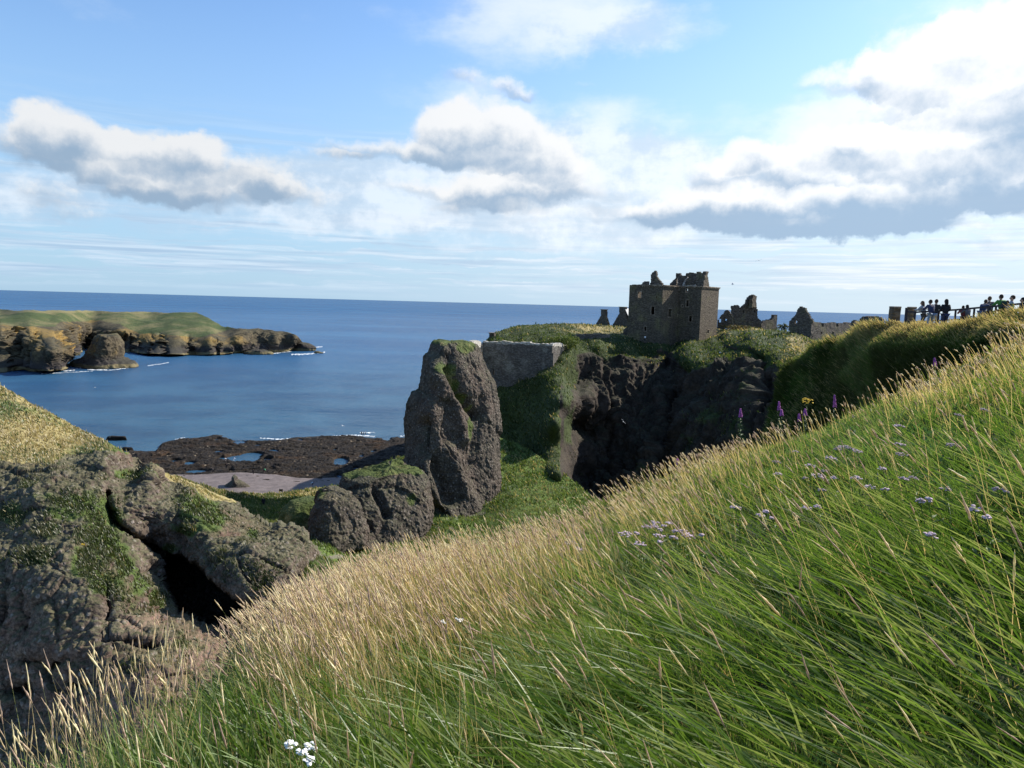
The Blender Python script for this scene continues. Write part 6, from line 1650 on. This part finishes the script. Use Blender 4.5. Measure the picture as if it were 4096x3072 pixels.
P_(1625, 152, 37.2, 1.74, -0.2, 'person with tousled brown hair standing behind the bending navy figure', DG, BK, H2, 'rail')
P_(1842, 118, 35.2, 1.74, 0.0, 'person in a bright green shirt with a dark backpack, seen from behind', (0.07, 0.22, 0.04), BK, H1, 'rail', bag=(0.03, 0.06, 0.05))
P_(1915, 225, 37.2, 1.5, 0.3, 'small figure half hidden behind the green shirted person', (0.25, 0.25, 0.26), BK, H2, 'stand')
P_(2010, 132, 34.8, 1.74, 0.9, 'person with cropped hair in a grey t shirt turned to the left', (0.28, 0.31, 0.36), BK, H1, 'stand', armsdir='fold')
P_(2195, 170, 33.8, 1.74, 0.8, 'person in dark clothes and a dark cap at the right edge of the photo', BK, BK, H3, 'stand', armsdir='fold')
# print on the black jacket
pb = at(*cp(832, 350), 37.6)
# one visitor by the tower and the beachcombers
p = at(2581, 1341, 189); person((p[0], p[1], p[2] - 1.72), 0.4, 1.72, 'person in a white shirt and dark trousers on the turf under the tower', (0.75, 0.78, 0.82), BK, H1, 'stand', None, detail=False, armsdir='fold')
BG = 'people scattered on the beach and rocks'
def beach(px, py, h, hd, label, *a, z=1.4, **kw):
    q = ground(np.array(float(px)), np.array(float(py)), z); person((q[0], q[1], z - 0.02), hd, h, label, *a, group=BG, detail=False, **kw)
beach(903, 1845, 1.7, 1.5, 'stooping person in a pale top by the large tide pool', (0.6, 0.55, 0.55), (0.3, 0.28, 0.28), H1, 'bend')
beach(935, 1845, 1.7, -1.2, 'person in white and blue crouching at the edge of the large tide pool', (0.5, 0.6, 0.8), (0.6, 0.65, 0.7), H1, 'deep')
beach(907, 1874, 1.75, 0.1, 'person in dark clothes standing on the rocks below the large pool', BK, BK, H1, 'stand')
beach(851, 1892, 1.7, 0.6, 'person in dark clothes standing on the rocks farther left', DG, BK, H1, 'stand')
beach(1013, 1898, 1.75, -0.3, 'person in dark clothes standing where the shingle meets the rocks', BK, BK, H3, 'stand')
beach(1057, 1888, 1.7, -1.3, 'person in a bright green jacket bending over the rocks', (0.15, 0.55, 0.25), BK, H1, 'bend')
beach(1446, 1741, 1.75, 0.1, 'leftmost of three dark figures at the edge of the sea', BK, BK, H1, 'stand', z=1.0)
beach(1453, 1742, 1.7, 1.1, 'middle of three dark figures at the edge of the sea', BK, BK, H1, 'stand', z=1.0)
beach(1461, 1741, 1.7, -1.1, 'rightmost of three dark figures at the edge of the sea', BK, DG, H1, 'stand', z=1.0)
beach(1250, 1942, 1.7, 1.2, 'person in a pale blue top in the shadow on the beach', (0.5, 0.62, 0.7), BK, H1, 'bend', z=2.0)
q = at(1054, 1988, 104); person((q[0], q[1], q[2] - 1.7), 0.5, 1.7, 'person in dark clothes on the shaded path down to the beach', BK, BK, H1, 'stand', None, detail=False)
# bake the skinned figures to plain meshes
dg = bpy.context.evaluated_depsgraph_get()
for o, e, mat, nm in _pending:
    me = bpy.data.meshes.new_from_object(o.evaluated_get(dg)); me.name = nm
    old = o.data; o.modifiers.clear(); o.data = me
    me.materials.clear(); me.materials.append(mat)
    me.polygons.foreach_set('use_smooth', [True] * len(me.polygons))
    o.parent = e
    bpy.data.meshes.remove(old)

# ---------------------------------------------------------------- fence on the spur, signs, gulls
m_wood = flat_mat('weathered_dark_wood', (0.035, 0.03, 0.035), 0.8, 0.3, 8)
fr_pts = [(3632, 1246, 40.0), (3664, 1249, 39.2), (3760, 1243, 38.3), (3828, 1239, 37.4), (3903, 1232, 36.2), (3990, 1224, 35.0), (4096, 1214, 33.4), (4220, 1202, 31.8)]
fence = empty('fence', at(3860, 1290, 37), 'dark wooden post and rail fence the onlookers lean on', 'fence')
pts3 = [at(x, y, d_) for x, y, d_ in fr_pts]
def beam(bm, a, b, w_, h_):
    a = Vector(a); b = Vector(b); ang = math.atan2(b.y - a.y, b.x - a.x); L_ = (b - a).length
    res = []
    d = (b - a).normalized(); s = d.cross(Vector((0, 0, 1))).normalized() * w_ / 2; u = s.cross(d).normalized() * h_ / 2
    vs = [bm.verts.new(p + s * i + u * j) for p in (a, b) for i, j in ((-1, -1), (1, -1), (1, 1), (-1, 1))]
    for f_ in ((0, 3, 2, 1), (4, 5, 6, 7), (0, 1, 5, 4), (1, 2, 6, 5), (2, 3, 7, 6), (3, 0, 4, 7)): bm.faces.new([vs[i] for i in f_])
for dz in (0, -0.52, -0.72):
    bm = bmesh.new()
    for a, b in zip(pts3[:-1], pts3[1:]): beam(bm, a + np.array([0, 0, dz]), b + np.array([0, 0, dz]), 0.05, 0.09 if dz == 0 else 0.06)
    bm_obj('rail', bm, m_wood, fence)
for q in pts3:
    bm = bmesh.new(); box_mesh(bm, (q[0], q[1] + 0.10, q[2] - 0.60), 0.08, 0.08, 1.25); bm_obj('post', bm, m_wood, fence, 0.01)
bm = bmesh.new(); q = at(3626, 1238, 39.8); box_mesh(bm, (q[0], q[1], q[2] - .5), .12, .12, 1.2, .3); bm_obj('gate_post', bm, m_wood, fence, 0.02)
bm = bmesh.new()
for k in range(5):
    a = at(3640 + k * 11, 1256 + 6 * math.sin(k), 40); b = at(3644 + k * 11, 1290, 40); beam(bm, a, b, .5, .5)
# small frame sign on the saddle
e = empty('sign_frame', at(1123, 1975, 113), 'small dark wooden sign on two posts above the shingle beach', 'sign')
for x in (1118, 1130):
    a = at(x, 1975, 113); b = at(x, 1955 + (x - 1118) * .1, 113); bm = bmesh.new(); beam(bm, a, b, .1, .1); bm_obj('post', bm, m_wood, e)
bm = bmesh.new(); a = at(1118, 1961, 112.9); b = at(1130, 1961, 112.9); beam(bm, a, b, .05, .35); bm_obj('board', bm, m_wood, e)
# handrail by the crag
e = empty('handrail', at(1590, 1845, 121), 'thin metal handrail beside the path at the foot of the pinnacle', 'handrail')
bm = bmesh.new(); A_ = at(1560, 1870, 120); B_ = at(1598, 1846, 121); beam(bm, A_, B_, .06, .06); bm_obj('rail', bm, m_wood, e)
for t in (0, .33, .66, 1):
    q = A_ * (1 - t) + B_ * t; bm = bmesh.new(); box_mesh(bm, (q[0], q[1], q[2] - .5), .06, .06, 1.0); bm_obj('post', bm, m_wood, e)
# gulls
m_gull = flat_mat('gull_feathers', (0.8, 0.8, 0.8), 0.8)
m_gullw = flat_mat('gull_wing', (0.35, 0.36, 0.38), 0.8)
def gull(p, s, roll, label, dark=False):
    bm = bmesh.new(); n_ = 8
    prof = [(-.5, .02), (-.35, .07), (-.1, .11), (.15, .12), (.32, .08), (.42, .075), (.5, .02)]
    rows = [[bm.verts.new((y_ * s, math.cos(a * math.pi / 4) * r_ * s, math.sin(a * math.pi / 4) * r_ * s)) for a in range(n_)] for y_, r_ in prof]
    for i in range(len(rows) - 1):
        for k in range(n_): bm.faces.new((rows[i][k], rows[i][(k + 1) % n_], rows[i + 1][(k + 1) % n_], rows[i + 1][k]))
    bm.faces.new(rows[0][::-1]); bm.faces.new(rows[-1])
    e = empty('gull', p, label, 'bird', 'gulls'); 
    bmesh.ops.recalc_face_normals(bm, faces=bm.faces); me = bpy.data.meshes.new('body'); bm.to_mesh(me); bm.free(); o1 = link_mesh('body', me, m_gull if not dark else m_gullw, e, False)
    for sg in (-1, 1):
        bm = bmesh.new()
        P3 = [(.2, .06), (.3, .5), (.1, 1.15), (-.05, 1.1), (-.02, .5), (-.15, .06)]
        Zs = [0, .22, .12, .12, .2, 0]
        up_ = [bm.verts.new((x * s, y * sg * s, (z + .03) * s)) for (x, y), z in zip(P3, Zs)]; lo_ = [bm.verts.new((x * s, y * sg * s, (z + .005) * s)) for (x, y), z in zip(P3, Zs)]
        for a_, b_, c_, d2 in ((0, 1, 4, 5), (1, 2, 3, 4)):
            bm.faces.new((up_[a_], up_[b_], up_[c_], up_[d2])); bm.faces.new((lo_[d2], lo_[c_], lo_[b_], lo_[a_]))
        for i in range(6): j = (i + 1) % 6; bm.faces.new((up_[i], lo_[i], lo_[j], up_[j]))
        me = bpy.data.meshes.new('wing'); bm.to_mesh(me); bm.free(); link_mesh('wing', me, m_gullw, e, False)
    e.rotation_euler = (roll, 0.1, random.uniform(0, 6))
gull(at(3036, 1042, 120), 0.55, .3, 'dark gull flying high over the ruined range', True)
gull(at(2931, 1137, 150), 0.6, -.4, 'gull gliding low in the sky right of the tower', True)
gull(at(380, 1550, 330), 0.9, 0.1, 'white gull over the dark water near the headland')
gull(at(1370, 1703, 270), 0.8, 0.2, 'white gull over the sea beyond the rock shelf')
gull(at(2493, 1687, 120), 0.45, 0.8, 'white gull flying in front of the dark castle cliff')
gull(at(2880, 1410, 150), 0.5, -0.6, 'white gull over the sunlit turf below the ruins')
